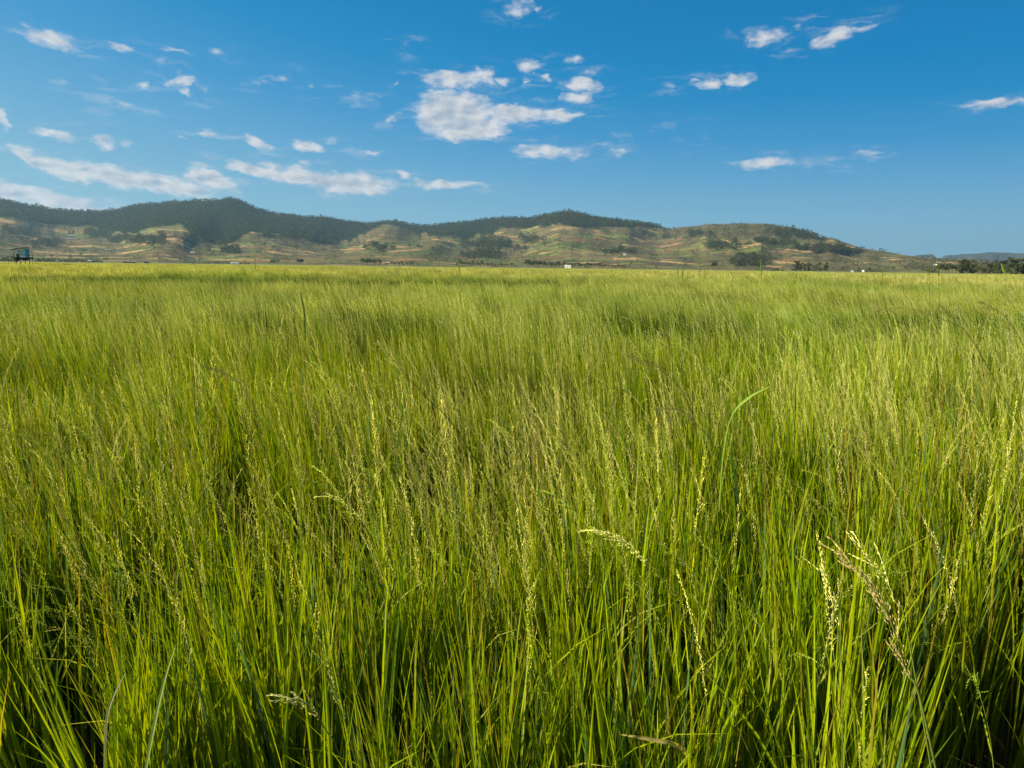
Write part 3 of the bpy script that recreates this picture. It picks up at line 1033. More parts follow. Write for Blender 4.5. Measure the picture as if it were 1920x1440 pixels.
for (px, py, wp, hp, wc_, rc_, lab) in [
        (140, 447, 14, 3.0, (.3, .28, .25), (.46, .50, .53), 'long tin roofed house highest on the left slope'),
        (133, 452, 9, 2.6, (.25, .22, .2), (.40, .44, .48), 'tin roofed house just below the long one on the left slope'),
        (265, 449, 7, 2.4, (.3, .28, .26), (.45, .5, .53), 'small tin roofed house at the top of the wooded village'),
        (282, 457, 10, 2.4, (.3, .28, .26), (.40, .45, .5), 'tin roofed house at the lower edge of the wooded village'),
        (205, 471, 8, 2.4, (.28, .26, .24), (.36, .40, .45), 'grey roofed house on the lower left slope beside dark bushes'),
        (225, 475, 7, 2.2, (.28, .26, .24), (.33, .36, .40), 'small grey roofed house right of the one beside dark bushes'),
        (362, 476, 7, 2.6, (.6, .55, .42), (.62, .58, .45), 'pale straw coloured house in the valley mouth'),
        (370, 487, 5, 2.4, (.55, .4, .28), (.5, .35, .25), 'orange brown hut among tiny bushes on the plain edge'),
        (1170, 480, 5, 2.0, (.5, .46, .42), (.55, .5, .45), 'pale hut in the tan field right of mid picture'),
        (1753, 498, 6, 2.2, (.55, .5, .45), (.6, .58, .56), 'pale roofed house before the far end of the right tree line')]:
    P = on_hill(px, py)
    d = math.hypot(P[0], P[1])
    house(px, d, wp, hp, wc_, rc_, lab, P=(P[0], P[1], P[2]), windows=1, roofh=.5)

# round white tank
tk = bpy.data.objects.new('storage_tank', None)
scene.collection.objects.link(tk)
tk.location = flat_at(1619, 1380)
r = pxh(4.6, 1380, 1619) / 2
g = Geo()
g.tube([(0, 0, -.3), (0, 0, r * 1.0)], [r, r], 20, (.82, .82, .8))
link('tank_wall', g.mesh('tank_wall', M_PLAIN, True), tk)
g = Geo()
g.tube([(0, 0, r * 1.0 + .003), (0, 0, r * 1.3), (0, 0, r * 1.5), (0, 0, r * 1.55)], [r * 1.02, r * .8, r * .4, .02], 20, (.82, .82, .8))
link('dome', g.mesh('dome', M_PLAIN, True), tk)
tag(tk, 'bright white round tank with a domed top at the foot of the slope', 'tank')


# ------------------------------------------------------------------ watch hut on stilts
HD = 121.0
hut = bpy.data.objects.new('watch_hut', None)
scene.collection.objects.link(hut)
hp_ = flat_at(44, HD)
hut.location = hp_
ha = math.atan2(hp_[0], hp_[1])
hut.rotation_euler = (0, 0, -ha)
tag(hut, 'small blue walled hut with a slanted dark roof on wooden stilts in the field', 'hut')
S = HD / FPX * math.cos(math.atan((44 - 960) / FPX))      # metres per pixel at the hut
hy = horizon_y(44)


def hx(px):
    return (px - 44) * S * math.cos(ha)


def hz(py):
    return EYE.z + (hy - py) * S


wood, darkw = (.10, .075, .05), (.045, .035, .026)
zf = hz(483.5)
for x in (31, 38, 47, 55.5):
    for y in (-.75, .75):
        g = Geo()
        g.tube([(hx(x) + .03 * y, y, -.1), (hx(x), y, zf)], [.05, .045], 6, darkw)
        link('leg', g.mesh('leg', M_PLAIN), hut)
for (x, t) in ((16.5, 486), (26.5, 476), (61, 476), (66, 490)):
    g = Geo()
    g.tube([(hx(x), -.9, -.1), (hx(x + .5), -.9, hz(t))], [.035, .03], 5, wood)
    link('post', g.mesh('post', M_PLAIN), hut)
g = Geo()
for k in range(10):
    g.box(hx(27), hx(63), -1.0 + k * .2, -1.0 + k * .2 + .18, zf, zf + .06, darkw)
g.box(hx(27), hx(63), -.95, -.85, zf - .13, zf - .004, darkw)
g.box(hx(27), hx(63), .75, .85, zf - .13, zf - .004, darkw)
link('platform', g.mesh('platform', M_PLAIN), hut)
g = Geo()
for (x0, x1, z0, z1) in ((29, 40, 490, 484.6), (41, 54, 488.3, 484.6)):
    g.box(hx(x0), hx(x1), -.55, .6, hz(z0), hz(z1), darkw)
link('storage_bundle', g.mesh('storage_bundle', M_PLAIN), hut)
blue, blue2, pale = (.46, .62, .72), (.08, .36, .64), (.70, .78, .76)
zt0, zt1 = hz(468.9), hz(466.9)
g = Geo()
N = 26
vs, fs, cs = [], [], []
for k in range(N + 1):
    u = k / N
    x = hx(37) + (hx(56) - hx(37)) * u
    y = -.80 + .025 * math.sin(u * 40)
    bcol = np.array(blue2 if u > .62 else blue) * (1 + .25 * math.sin(u * 61))
    for q, z in enumerate((zf + .07, (zf + zt0) / 2, zt0 + (zt1 - zt0) * u)):
        vs.append((x, y + (.02 * math.sin(u * 23 + q)), z))
        cs.append(tuple(bcol * .75 + np.array(pale) * .25 if q == 0 else bcol))
for k in range(N):
    for q in range(2):
        fs.append((k * 3 + q, (k + 1) * 3 + q, (k + 1) * 3 + q + 1, k * 3 + q + 1))
g.add(vs, fs, cs)
link('front_wall', g.mesh('front_wall', M_TARP), hut)
g = Geo()
g.box(hx(32.2), hx(36.2), -.83, -.805, hz(476.5), hz(469.2), (.88, .90, .84))
link('white_panel', g.mesh('white_panel', M_TARP), hut)
g = Geo()
g.box(hx(32), hx(37) - .004, -.80, -.77, zf + .062, hz(476.8), (.05, .055, .045))
link('lower_panel', g.mesh('lower_panel', M_PLAIN), hut)
g = Geo()
g.box(hx(56) + .004, hx(56) + .03, -.80, .82, zf + .062, hz(468), blue2)
link('side_wall', g.mesh('side_wall', M_TARP), hut)
g = Geo()
g.box(hx(32), hx(56), .82, .85, zf + .062, hz(468.8), (.08, .2, .3))
link('back_wall', g.mesh('back_wall', M_TARP), hut)
g = Geo()
g.box(hx(37.5), hx(55.5), -.87, -.84, hz(478.9), hz(478.3), darkw)
link('batten', g.mesh('batten', M_PLAIN), hut)
g = Geo()
xr0, xr1 = hx(23), hx(57)
zr0, zr1 = hz(469.8), hz(465.6)
NN = 30
vs, fs = [], []
for k in range(NN + 1):
    u = k / NN
    x = xr0 + (xr1 - xr0) * u
    z = zr0 + (zr1 - zr0) * u ** .8 + .035 * (k % 2)
    for (yy, dz) in ((-1.25, 0), (1.2, 0), (1.2, .10), (-1.25, .10)):
        vs.append((x, yy, z + dz))
for k in range(NN):
    a, b = k * 4, k * 4 + 4
    for q in range(4):
        fs.append((a + q, a + (q + 1) % 4, b + (q + 1) % 4, b + q))
fs += [(0, 3, 2, 1), (NN * 4, NN * 4 + 1, NN * 4 + 2, NN * 4 + 3)]
g.add(vs, fs, (.022, .021, .018))
link('roof', g.mesh('roof', M_PLAIN), hut)
for yy in (-.95,):
    for zz in (471.5, 478):
        g = Geo()
        g.tube([(hx(55), yy, hz(zz + .4)), (hx(64), yy, hz(zz - .2))], [.025, .02], 5, wood)
        link('rail', g.mesh('rail', M_PLAIN), hut)
g = Geo()
g.tube([(hx(27.5), -.9, hz(484)), (hx(28), -.9, hz(475)), (hx(29), -.9, hz(468.6))], [.04, .035, .03], 5, wood)
link('post', g.mesh('post', M_PLAIN), hut)
# white sack hanging under the floor
sk = Geo()
sk.tube([(0, 0, .16), (0, 0, .10), (.01, 0, 0), (0, 0, -.12), (0, 0, -.17)], [.02, .10, .15, .12, .02], 10, (.72, .72, .66))
so = link('sack', sk.mesh('sack', M_PLAIN, True))
so.location = (Matrix.Translation(hut.location) @ Matrix.Rotation(-ha, 4, 'Z')) @ Vector((hx(38), -1.02, hz(489.4)))
tag(so, 'small white sack hanging below the floor of the blue hut', 'sack')


# ------------------------------------------------------------------ grass plants
GRD = random.Random(5)
U = GRD.uniform


def curve(base, azm, phi0, phi1, L, n, power=1.6, wob=0.0):
    """points of a stalk that starts PHI0 off vertical and bends to PHI1 off vertical towards azimuth AZM"""
    pts = [Vector(base)]
    p = Vector(base)
    w1, w2 = U(-wob, wob), U(-wob, wob)
    for i in range(n):
        t = (i + .5) / n
        ph = phi0 + (phi1 - phi0) * t ** power
        a = azm + w1 * math.sin(3.1 * t) + w2 * t
        p = p + Vector((math.cos(a) * math.sin(ph), math.sin(a) * math.sin(ph), math.cos(ph))) * (L / n)
        pts.append(p.copy())
    return pts


def mixc(a, b, t):
    return tuple(a[i] * (1 - t) + b[i] * t for i in range(3))


LEAF_A, LEAF_B, LEAF_C = (.162, .240, .003), (.292, .340, .004), (.046, .096, .004)
STRAW, RUST = (.46, .42, .13), (.36, .20, .035)


def leafcol():
    q = U(0, 1)
    c = mixc(LEAF_A, LEAF_B, U(0, 1)) if q < .66 else mixc(LEAF_C, LEAF_A, U(0, 1))
    if U(0, 1) < .05:
        c = mixc(c, (.06, .13, .06), .8)
    k = U(.8, 1.2)
    return tuple(x * k for x in c)


def leaf(g, base, azm, L, w, n=6, fold=.35, phi0=None, phi1=None, col=None, wscale=1.0):
    phi0 = U(.0, .11) if phi0 is None else phi0
    phi1 = phi0 + (U(.02, .26) if U(0, 1) < .90 else U(.4, 1.2)) if phi1 is None else phi1
    pts = curve(base, azm, phi0, phi1, L, n, 1.8, .35)
    tw = U(-1.4, 1.4)
    side = []
    for i in range(n + 1):
        a = azm + math.pi / 2 + tw * (i / n) + U(0, 0)
        side.append(Vector((math.cos(a), math.sin(a), 0)))
    ws = [w * wscale * min(1.0, .55 + 1.2 * i / n) * (1 - (max(0, i / n - .35) / .65) ** 1.7) + .0004 for i in range(n + 1)]
    c = leafcol() if col is None else col
    tip = c
    if col is None and U(0, 1) < .09:
        tip = mixc(c, STRAW if U(0, 1) < .5 else RUST, .8)
    basec = mixc(c, (.24, .25, .05), .45)
    cols_ = [mixc(mixc(basec, c, min(1, 3.5 * i / n)), tip, max(0, (i / n - .5) * 2)) for i in range(n + 1)]
    g.ribbon(pts, ws, side, fold, cols_)


HEADC = [(.68, .68, .18), (.76, .74, .27), (.56, .61, .10), (.82, .79, .36), (.44, .53, .06), (.36, .45, .05)]


def head(g, pts, col, dens=1.0, size=1.0, spread=.012, simple=False):
    """panicle along pts (the last stretch of the stalk)"""
    n = len(pts) - 1
    tot = sum((pts[i + 1] - pts[i]).length for i in range(n))
    cnt = int(tot * (600 if not simple else 95) * dens)
    for k in range(cnt):
        t = (k + U(0, 1)) / cnt
        f = t * n
        i = min(int(f), n - 1)
        p = pts[i].lerp(pts[i + 1], f - i)
        d = (pts[i + 1] - pts[i]).normalized()
        sp = spread * (math.sin(min(1, t * 1.5 + .12) * math.pi * .62 + .2)) * (1 - .55 * t)
        a = Vector((U(-1, 1), U(-1, 1), U(-1, 1)))
        a = (a - d * a.dot(d))
        if a.length < .05:
            continue
        a.normalize()
        p2 = p + a * sp * U(.2, 1.3) + Vector((0, 0, -1)) * sp * .25
        dd = (d + a * U(.05, .35)).normalized()
        v = U(.72, 1.22)
        L = U(.0042, .0086) * size * (2.6 if simple else 1)
        g.grain(p2, dd, L, L * (.27 if not simple else .20), tuple(x * v for x in col))


def branches(g, pts, col, m=7, size=1.0, gr=5, L0=.05):
    n = len(pts) - 1
    for k in range(m):
        f = (k + U(0, .9)) / m * (n - .3)
        i = min(int(f), n - 1)
        p = pts[i].lerp(pts[i + 1], f - i)
        d = (pts[i + 1] - pts[i]).normalized()
        a = Vector((U(-1, 1), U(-1, 1), U(-.4, .6)))
        a = (a - d * a.dot(d)).normalized()
        L = L0 * U(.5, 1.2) * (1 - .5 * k / m)
        q = []
        dr = (d + a * U(.2, .55)).normalized()
        x = p.copy()
        for j in range(5):
            q.append(x.copy())
            dr = (dr + Vector((0, 0, -.11)) + d * .1).normalized()
            x = x + dr * L / 4
        g.tube(q, [.0004 * size] * 5, 3, col)
        for j in range(gr):
            t = (j + U(0, 1)) / gr * 4 * .97
            jj = min(int(t), 3)
            pp = q[jj].lerp(q[jj + 1], t - jj)
            l2 = U(.005, .008) * size
            v = U(.75, 1.2)
            g.grain(pp, dr + Vector((U(-.3, .3), U(-.3, .3), U(-.3, .2))), l2, l2 * .3, tuple(c * v for c in col))


def stem_pts(base, azm, L, n=14, droop=None):
    phi0 = U(0, .10)
    phi1 = (U(.05, .6) if U(0, 1) < .72 else U(.6, 1.6)) if droop is None else droop
    return curve(base, azm, phi0, phi1, L, n, 3.2, .25)


def head_plant(g, base, azm, L, lod=0, wide=1.0):
    """a stalk with a seed head; lod 0 near, 1 middle, 2 far"""
    n = (14, 9, 6)[lod]
    pts = stem_pts(base, azm, L, n)
    k = (10, 6, 4)[lod]
    hc = GRD.choice(HEADC if U(0, 1) < .96 else [(.33, .27, .09), (.38, .32, .11)])
    k_ = U(.85, 1.12)
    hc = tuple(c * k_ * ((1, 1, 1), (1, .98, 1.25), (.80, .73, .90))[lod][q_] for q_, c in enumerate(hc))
    sc_ = mixc((.20, .25, .045), hc, .3)
    r = .0011 * wide
    if lod == 0:
        g.tube(pts, [r * (1.25 - .9 * i / n) for i in range(n + 1)], 3, sc_)
        mode = U(0, 1)
        if mode < .55:
            head(g, pts[k - 1:], hc, U(.6, 1.0), 1.0, U(.003, .009))
        else:
            head(g, pts[k - 1:], hc, .35, 1.0, .005)
            branches(g, pts[k - 2:], hc, 9, 1.0, 6, U(.04, .07))
        if U(0, 1) < .7:                                   # flag leaf
            i = int(n * U(.35, .6))
            leaf(g, pts[i], azm + U(-2.5, 2.5), U(.12, .24), U(.003, .005), 5, .3, U(.2, .5), U(.5, 1.6))
    elif lod == 1:
        sd = Vector((1, 0, 0))
        g.tube(pts, [.0013 * wide * (1.2 - .8 * i / n) for i in range(n + 1)], 3, sc_)
        head(g, pts[k - 1:], hc, 1.0, 1.0, .012, True)
    else:
        sd = Vector((math.cos(U(0, 3.14)), math.sin(U(0, 3.14)), 0))
        hw_ = .012 * wide
        ws = [.0035 * wide if i < k - 1 else hw_ * (.5, 1, .8, .25)[min(i - k + 1, 3)] for i in range(n + 1)]
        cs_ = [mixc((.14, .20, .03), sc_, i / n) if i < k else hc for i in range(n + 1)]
        g.ribbon(pts, ws, sd, 0, cs_)


VARIANTS = []
# A: near leafy tufts
nA = 10
for v in range(nA):
    g = Geo()
    for k in range(GRD.randint(11, 17)):
        a = U(0, 6.283)
        q = .035 * math.sqrt(U(0, 1))
        L = U(.45, .90)
        leaf(g, (q * math.cos(a), q * math.sin(a), 0), a + U(-1, 1), L, U(.0055, .0128), 7, .35)
    for k in range(3):
        a = U(0, 6.283)
        leaf(g, (U(-.03, .03), U(-.03, .03), 0), a, U(.12, .4), U(.002, .004), 4, .3, U(.2, .7), U(.6, 1.5), mixc(STRAW, RUST, U(0, 1)))
    VARIANTS.append(g.mesh('leaf_tuft', M_GRASS))
# B: near stalks with heads
nB = 18
for v in range(nB):
    g = Geo()
    for k in range(GRD.choice((1, 1, 2))):
        head_plant(g, (U(-.02, .02), U(-.02, .02), 0), math.pi + U(-.5, .5), U(.80, 1.06), 0)
    VARIANTS.append(g.mesh('seed_stalk', M_GRASS))
# C: middle patches 0.34 m
nC = 7
for v in range(nC):
    g = Geo()
    for k in range(66):
        a = U(0, 6.283)
        leaf(g, (U(-.17, .17), U(-.17, .17), 0), a, U(.50, .95), U(.005, .009), 4, 0, wscale=1.15)
    for k in range(14):
        head_plant(g, (U(-.17, .17), U(-.17, .17), 0), math.pi + U(-.9, .9), U(.82, 1.04), 1, 1.25)
    VARIANTS.append(g.mesh('middle_patch', M_GRASS))
# D: far patches 1.1 m
nD = 6
for v in range(nD):
    g = Geo()
    for k in range(190):
        a = U(0, 6.283)
        leaf(g, (U(-.55, .55), U(-.55, .55), .25), a, U(.35, .66), U(.012, .02), 3, 0, wscale=1.0)
    for k in range(210):
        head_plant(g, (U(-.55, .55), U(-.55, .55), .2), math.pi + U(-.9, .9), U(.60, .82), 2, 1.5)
    VARIANTS.append(g.mesh('far_patch', M_GRASS))
# E: dark green patches without seed heads
nE = 3
for v in range(nE):
    g = Geo()
    for k in range(85):
        a = U(0, 6.283)
        c_ = mixc((.030, .075, .006), (.085, .135, .008), U(0, 1))
        leaf(g, (U(-.2, .2), U(-.2, .2), 0), a, U(.45, .95), U(.007, .012), 4, 0, None, None, c_)
    for k in range(3):
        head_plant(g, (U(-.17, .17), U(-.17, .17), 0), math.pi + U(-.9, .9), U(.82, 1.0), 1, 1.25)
    VARIANTS.append(g.mesh('green_patch', M_GRASS))
iA, iB, iC, iD, iE = 0, nA, nA + nB, nA + nB + nC, nA + nB + nC + nD


def canopy(x, y):
    """relative height of the crop at a place in the field"""
    h = 1.0 + (fbm(x / .30, y / .30, 2, 42) - .5) * .50 + (fbm(x / 2.3, y / 2.6, 3, 2) - .5) * .46 + (fbm(x / 11.0, y / 9.0, 2, 12) - .5) * .16

    return h - dips(x, y) - .24 * strip(x, y)


def dips(x, y):
    """hollows where the crop grows lower"""
    def dip(cx, cy_, sx, sy, a):
        return a * np.exp(-((x - cx) / sx) ** 2 - ((y - cy_) / sy) ** 2)
    return (dip(-3.9, 4.7, 1.7, .75, .36) + dip(1.9, 8.6, 1.3, 1.2, .30) + dip(-1.2, 6.2, 1.2, .7, .16) + dip(5.2, 5.0, 1.2, .8, .22)
            + dip(3.8, 9.5, .8, .9, .22))


def strip(x, y):
    """a lower, darker green strip across the left of the field"""
    return np.exp(-((y - 33 - x * .10) / 8.5) ** 6) * sstep(4 + fbm(y / 5, x / 5, 2, 3) * 8 - x, 0, 8)


def grid_points(r0, r1, cell, azmax, jitter=1.0, ymin=1.28):
    xs = np.arange(-r1, r1, cell)
    ys = np.arange(0, r1, cell)
    gx, gy = np.meshgrid(xs, ys)
    gx = gx.ravel() + rng.uniform(-.5, .5, gx.size) * cell * jitter
    gy = gy.ravel() + rng.uniform(-.5, .5, gy.size) * cell * jitter
    r = np.hypot(gx, gy)
    a = np.abs(np.arctan2(gx, gy))
    k = (r >= r0) & (r < r1) & (a < azmax) & (gy > ymin)
    return gx[k], gy[k]


allp, allr, alls, alli = [], [], [], []


def emit(x, y, phi, tdir, tang, s, hz_, idx, z0=0.0):
    allp.append(np.stack([x, y, np.zeros_like(x) + z0], 1))
    allr.append(tilt_euler(phi, tdir, tang))
    alls.append(np.stack([s, s, s * hz_], 1))
    alli.append(idx)


def lean(x, y):
    """wind lean: towards the left, stronger on the right side"""
    d = math.pi + (fbm(x / 1.7, y / 1.7, 2, 55) - .5) * 2.6
    a = .0 + .24 * sstep(fbm(x / 1.3, y / 1.5, 2, 66), .25, .85) + .10 * sstep(np.arctan2(x, y), -.1, .6)
    return d, a


# A leafy tufts
x, y = grid_points(0, 8.5, .062, R(58))
bare = fbm(x / .20, y / .20, 2, 71)
k = (rng.uniform(0, 1, len(x)) < .88) & (bare > .475)
x, y = x[k], y[k]
d, a = lean(x, y)
emit(x, y, rng.uniform(0, 6.283, len(x)), d + rng.normal(0, .7, len(x)), np.abs(a * .8 + rng.normal(0, .05, len(x))), rng.uniform(.82, 1.12, len(x)),
     canopy(x, y), iA + rng.integers(0, nA, len(x)))
# B stalks
x, y = grid_points(0, 8.5, .058, R(58))
hd = .50 + 1.4 * (fbm(x / 1.1, y / 1.1, 3, 81) - .5) - .28 * np.exp(-((np.hypot(x, y) - 6.4) / 1.6) ** 2)
hd = hd * (.10 + .90 * sstep(y, 1.5, 2.9)) * (1 - 1.6 * dips(x, y))
k = rng.uniform(0, 1, len(x)) < hd
x, y = x[k], y[k]
d, a = lean(x, y)
emit(x, y, rng.normal(0, .75, len(x)), d + rng.normal(0, 1.0, len(x)), np.abs(a + rng.normal(0, .08, len(x))), rng.uniform(.86, 1.08, len(x)),
     canopy(x, y) * rng.normal(1, .07, len(x)), iB + rng.integers(0, nB, len(x)))
# C middle
x, y = grid_points(8.2, 46, .31, R(48))
d, a = lean(x, y)
emit(x, y, rng.normal(0, .5, len(x)), d, a + .06 + .10 * sstep(x, -3, 6), rng.uniform(.92, 1.1, len(x)), canopy(x, y),
     np.where(rng.uniform(0, 1, len(x)) < np.maximum(np.maximum(strip(x, y) * 1.0, dips(x, y) * 2.2), .75 * sstep(fbm(x / 2.6 + .5 * y / 2.6, y / 1.8, 3, 91), .54, .72)), iE + rng.integers(0, nE, len(x)), iC + rng.integers(0, nC, len(x))))
# D far
x, y = grid_points(45, 190, .95, R(46))
emit(x, y, rng.normal(0, .4, len(x)), np.full(len(x), math.pi), rng.uniform(.02, .14, len(x)), rng.uniform(.92, 1.15, len(x)), canopy(x, y),
     iD + rng.integers(0, nD, len(x)))
grass = scatter('grass', np.vstack(allp), np.vstack(allr), np.vstack(alls), np.concatenate(alli), VARIANTS)
tag(grass, 'tall bright green grass crop with pale drooping seed heads filling the field', 'grass', None, 'stuff')
print('grass instances', sum(len(a) for a in alli), 'forest', len(hgt))

# far field: the crop's own top surface where single plants are smaller than a pixel
m_can, T = material('crop_canopy')
geo = T.n('ShaderNodeNewGeometry')
wide = T.n('ShaderNodeVectorMath', operation='MULTIPLY')
T.put(wide.inputs[0], geo.outputs['Position'])
wide.inputs[1].default_value = (0.3, 1.0, 1.0)
cc = T.ramp(T.noise(wide.outputs[0], 0.03, 6.0, 0.65), [(0.3, (.12, .155, .03)), (.5, (.20, .22, .055)), (.7, (.15, .19, .04))])
p = T.n('ShaderNodeBsdfPrincipled')
T.put(p.inputs['Base Color'], cc)
p.inputs['Roughness'].default_value = .9
o = T.n('ShaderNodeOutputMaterial')
T.put(o.inputs[0], p.outputs[0])
g = Geo()
vs, fs = [], []
NA, rr_ = 90, [180, 240, 320, 430, 600]
for r_ in rr_:
    for k in range(NA + 1):
        a = R(-50 + 100 * k / NA)
        vs.append((math.sin(a) * r_, math.cos(a) * r_, .80 + .05 * math.sin(k * 1.7 + r_)))
n = NA + 1
for i in range(len(rr_) - 1):
    for k in range(NA):
        fs.append((i * n + k, i * n + k + 1, (i + 1) * n + k + 1, (i + 1) * n + k))
b = len(vs)
for k in range(NA + 1):                                  # edges go down to the soil
    a = R(-50 + 100 * k / NA)
    vs.append((math.sin(a) * 600.5, math.cos(a) * 600.5, 0.004))
    if k < NA:
        fs.append(((len(rr_) - 1) * n + k, (len(rr_) - 1) * n + k + 1, b + k + 1, b + k))
g.add(vs, fs, (1, 1, 1))
tag(link('crop_field', g.mesh('crop_field', m_can, True)), kind='structure')


# ------------------------------------------------------------------ single plants that stand out
def pix(px, py, d):
    v = px_dir(px, py)
    h = math.hypot(v.x, v.y)
    return EYE + v * (d / h)


def smooth_path(P, m=5):
    out = []
    n = len(P)
    for i in range(n - 1):
        p0, p1, p2, p3 = P[max(i - 1, 0)], P[i], P[i + 1], P[min(i + 2, n - 1)]
        for k in range(m):
            t = k / m
            out.append(.5 * ((2 * p1) + (p2 - p0) * t + (2 * p0 - 5 * p1 + 4 * p2 - p3) * t * t + (3 * p1 - p0 - 3 * p2 + p3) * t ** 3))
    out.append(P[-1].copy())
    return out


def special(path, d, headfrac, hc, label, rad=.0014, spread=.012, dens=1.2, size=1.1, br=0, stalkc=(.17, .22, .035), name='grass_stalk', cat='grass stalk'):
    """path: pixels from the tip down; the stalk then goes on to the soil"""
    P = [pix(a, b, dd) for (a, b), dd in zip(path, d if isinstance(d, (list, tuple)) else [d] * len(path))]
    last, prev = P[-1], P[-2]
    dirv = (last - prev).normalized()
    k = last.z / max(.15, -dirv.z if dirv.z < 0 else .5)
    foot_ = Vector((last.x + dirv.x * k * .55, last.y + max(dirv.y * k * .5, -.1) + .05, 0))
    P.append((last + foot_) / 2 + Vector((dirv.x, dirv.y, 0)) * .05)
    P.append(foot_)
    pts = smooth_path(P[::-1], 6)
    n = len(pts) - 1
    o = bpy.data.objects.new(name, None)
    scene.collection.objects.link(o)
    o.location = foot_
    g = Geo()
    loc = [q - foot_ for q in pts]
    g.tube(loc, [rad * (1.3 - .95 * i / n) for i in range(n + 1)], 4, stalkc)
    link('stalk', g.mesh('stalk', M_GRASS), o)
    if headfrac:
        g = Geo()
        hp = loc[int(n * (1 - headfrac)):]
        head(g, hp, hc, dens, size, spread)
        if br:
            branches(g, hp, hc, br, size, 8, .07)
        link('seed_head', g.mesh('seed_head', M_GRASS), o)
    return tag(o, label, cat)


PALE, TAN, DARK = (.74, .73, .34), (.56, .48, .22), (.30, .29, .09)
special([(1572, 1036), (1625, 1088), (1668, 1160), (1700, 1260), (1735, 1350)], 1.12, .52, TAN, 'large arching tan seed head with a purplish tip, right foreground', .0018, .009, 1.1, 1.1, 9)
special([(1590, 1002), (1640, 1060), (1680, 1130), (1704, 1200)], 1.2, .4, PALE, 'slim pale seed head just behind the large arching tan one', .0012, .006, .55, 1.0, 3)
special([(543, 1311), (580, 1325), (615, 1375), (640, 1425)], 1.0, .30, PALE, 'pale nodding seed head lowest in the field, left of mid picture', .0014, .008, 1.0, 1.15, 5)
special([(612, 928), (650, 945), (682, 985), (712, 1050)], 1.5, .35, PALE, 'thin pale seed head bent to the left amid green blades', .0012, .006, .9, 1.0, 2)
special([(1112, 993), (1160, 1010), (1215, 1058), (1255, 1110)], 1.5, .38, PALE, 'pale drooping seed head bent left, right of mid picture above the green blades', .0013, .010, 1.2, 1.1, 5)
special([(710, 640), (745, 685), (800, 745), (862, 815)], 2.6, .22, PALE, 'long dark straight stalk with a pale tip slanting across the seed heads', .0022, .010, .9, 1.2, 3, (.06, .10, .02))
special([(1180, 668), (1235, 690), (1285, 745), (1310, 830)], 2.8, .40, DARK, 'dark open panicle arching left over the bright grass', .0014, .022, .8, 1.3, 14, (.09, .12, .025))
special([(1640, 582), (1700, 578), (1770, 600), (1830, 650)], 3.2, .40, DARK, 'dark feathery panicle bowing left below the right horizon', .0013, .03, .8, 1.3, 16, (.09, .12, .025))
special([(1840, 566), (1880, 590), (1915, 640), (1935, 700)], 3.0, .35, DARK, 'dark feathery panicle at the right edge of the field', .0013, .03, .8, 1.3, 14, (.09, .12, .025))
special([(285, 585), (300, 612), (320, 640), (330, 680)], 3.6, .35, (.34, .27, .12), 'brown bent seed head over the dark dip on the left', .0013, .012, .7, 1.1, 6)
special([(1540, 1060), (1556, 1110), (1572, 1190), (1580, 1300)], 1.4, .35, PALE, 'upright pale seed head left of the large arching tan one', .0013, .007, 1.0, 1.0, 3)
special([(395, 690), (440, 710), (475, 765), (490, 850)], 2.6, .4, (.36, .29, .16), 'dull brown panicle arching left among the pale seed heads', .0013, .012, .7, 1.1, 8)
special([(1235, 765), (1275, 770), (1310, 800), (1350, 860)], 2.2, .35, DARK, 'small dark bent panicle below the dark arching one', .0016, .016, .8, 1.2, 6, (.06, .08, .02))


def blade(path, d, w, col, label, name='grass_shoot', cat='grass blade', fold=.3, late=False):
    P = [pix(a, b, dd) for (a, b), dd in zip(path, d if isinstance(d, (list, tuple)) else [d] * len(path))]
    pts = smooth_path(P[::-1], 6)
    n = len(pts) - 1
    base = pts[0].copy()
    side = []
    for i in range(n + 1):
        t = pts[min(i + 1, n)] - pts[max(i - 1, 0)]
        v = (pts[i] - EYE).normalized()
        s_ = t.cross(v)
        s_ = s_.normalized() if s_.length > 1e-6 else Vector((1, 0, 0))
        side.append((s_ + v * .35).normalized())
    g = Geo()
    ws = [w * min(1, .5 + 2.0 * i / n) * (1 - (i / n) ** 2.6) * (1 if not late else (.22 + .78 * float(sstep(i / n, .5, .75)))) + .0005 for i in range(n + 1)]
    g.ribbon([q - base for q in pts], ws, side, fold, col)
    o = link(name, g.mesh(name, M_GRASS))
    o.location = base
    return tag(o, label, cat)


def g_pt(px, py):      # distance at which the line of sight meets the soil
    v = px_dir(px, py)
    return EYE.z / -v.z * math.hypot(v.x, v.y)


blade([(1162, 1377), (1190, 1381), (1225, 1387), (1262, 1395), (1290, 1420), (1300, 1500)], [1.35, 1.35, 1.36, 1.38, 1.45, 1.6], .011, (.55, .42, .14), 'yellow dried leaf lying almost level low in the field')
blade([(330, 1208), (312, 1262), (292, 1345), (270, 1460)], 1.25, .0065, (.36, .42, .12), 'broad pale upright blade near the bottom left')
blade([(1446, 724), (1405, 745), (1372, 780), (1356, 850), (1348, 960)], 2.2, .014, (.22, .33, .05), 'broad green leaf bent to the right with a bright edge, right of mid picture', late=True)
blade([(236, 1260), (215, 1300), (200, 1350), (196, 1440)], 1.2, .004, (.45, .42, .24), 'thin pale dry blade left of the broad pale upright one')
blade([(562, 545), (566, 560), (572, 590), (573, 640)], 5.0, .015, (.12, .19, .02), 'dark green weed leaf standing up over the grass, left of mid picture', 'weed_leaf', 'weed')
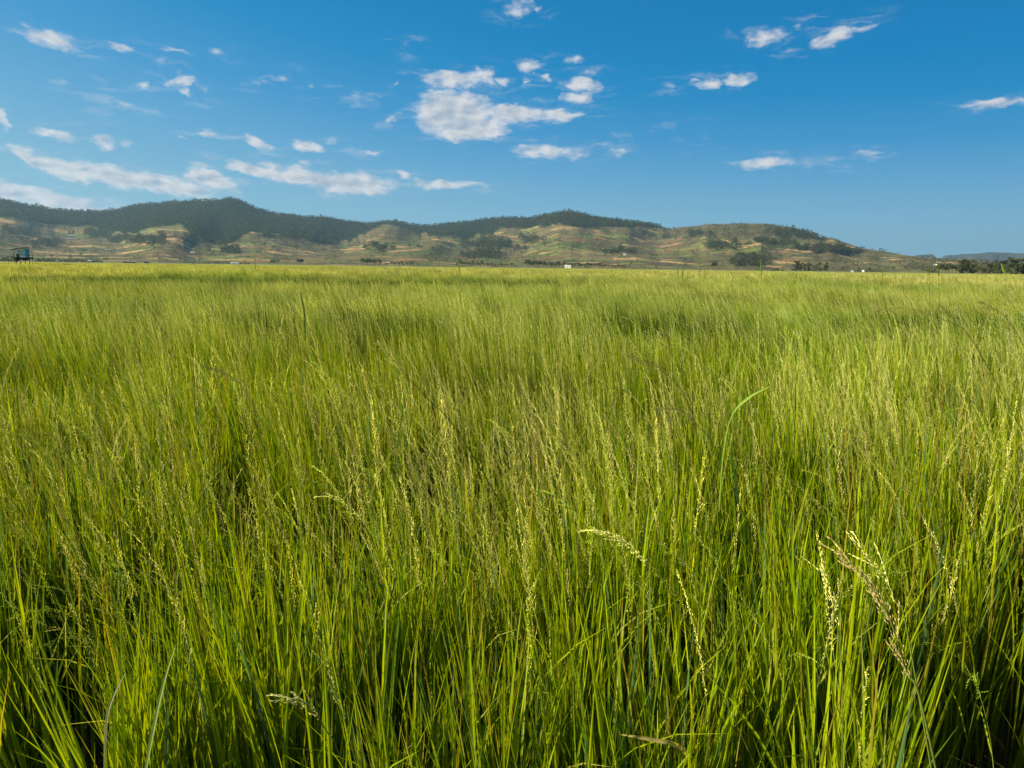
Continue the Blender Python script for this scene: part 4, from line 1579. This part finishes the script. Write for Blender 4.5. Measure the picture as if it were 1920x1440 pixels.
# weeds that stand up above the crop along the horizon
for (px, top, bot, lx, w, d, lab) in [
        (1312, 480, 514, -2, .035, 9.0, 'tallest bright green weed spike above the horizon right of mid picture'),
        (1428, 485, 522, -2, .038, 9.5, 'broad green weed spike before the big round thicket'),
        (1272, 494, 522, -3, .03, 10.0, 'thin weed spike left of the tallest bright spike'),
        (1279, 497, 524, 2, .03, 10.0, 'short weed spike just right of the thin one'),
        (862, 487, 512, -4, .05, 11.0, 'dark green weed spike leaning left before the middle grove'),
        (478, 470, 505, 0, .035, 9.0, 'pale green weed spike above the horizon on the left'),
        (1742, 490, 516, 1, .03, 9.0, 'thin weed spike before the left end of the right tree line'),
        (1760, 494, 518, -1, .03, 9.0, 'pair of weed spikes left of the dense tree block'),
        (1655, 497, 520, 0, .025, 9.0, 'thin bright weed spike right of the white tank'),
        (1885, 493, 515, -8, .05, 8.0, 'green weed blade leaning left before the tall tree line'),
        ]:
    w *= .7
    c_ = (.17, .26, .03) if 'bright' in lab or 'pale' in lab or 'green' in lab else (.10, .17, .02)
    top3 = [pix(px + lx, top, d), pix(px + lx * .5, (top + bot) / 2, d), pix(px, bot, d), pix(px + 1, bot + 50, d + .05)]
    ft = Vector((top3[-1].x, top3[-1].y, 0))
    o = bpy.data.objects.new('tall_weed', None)
    scene.collection.objects.link(o)
    o.location = ft
    g = Geo()
    g.tube([Vector((0, 0, 0)), top3[3] - ft, top3[2] - ft, top3[1] - ft], [.0018, .0016, .0014, .0012], 4, c_)
    link('stalk', g.mesh('stalk', M_GRASS), o)
    g = Geo()
    lp = smooth_path([top3[2] - ft, top3[1] - ft, top3[0] - ft], 5)
    m_ = len(lp) - 1
    g.ribbon(lp, [w * .6 * math.sin(math.pi * (.12 + .86 * k / m_)) for k in range(m_ + 1)], Vector((.9, -.3, 0)), .4, c_)
    link('leaf', g.mesh('leaf', M_GRASS), o)
    tag(o, lab, 'weed')

# ------------------------------------------------------------------ haze
m_hz, T = material('haze_air')
pv = T.n('ShaderNodeVolumePrincipled')
pv.inputs['Color'].default_value = (.41, .71, 1.0, 1)
pv.inputs['Density'].default_value = 0.000048
pv.inputs['Anisotropy'].default_value = 0.3
o = T.n('ShaderNodeOutputMaterial')
T.put(o.inputs['Volume'], pv.outputs[0])
g = Geo()
g.box(-14000, 14000, -3000, 14000, -4.0, 560.0)
hzb = link('haze', g.mesh('haze', m_hz))
tag(hzb, 'thin bluish air haze over the plain and the hills', 'haze', None, 'stuff')
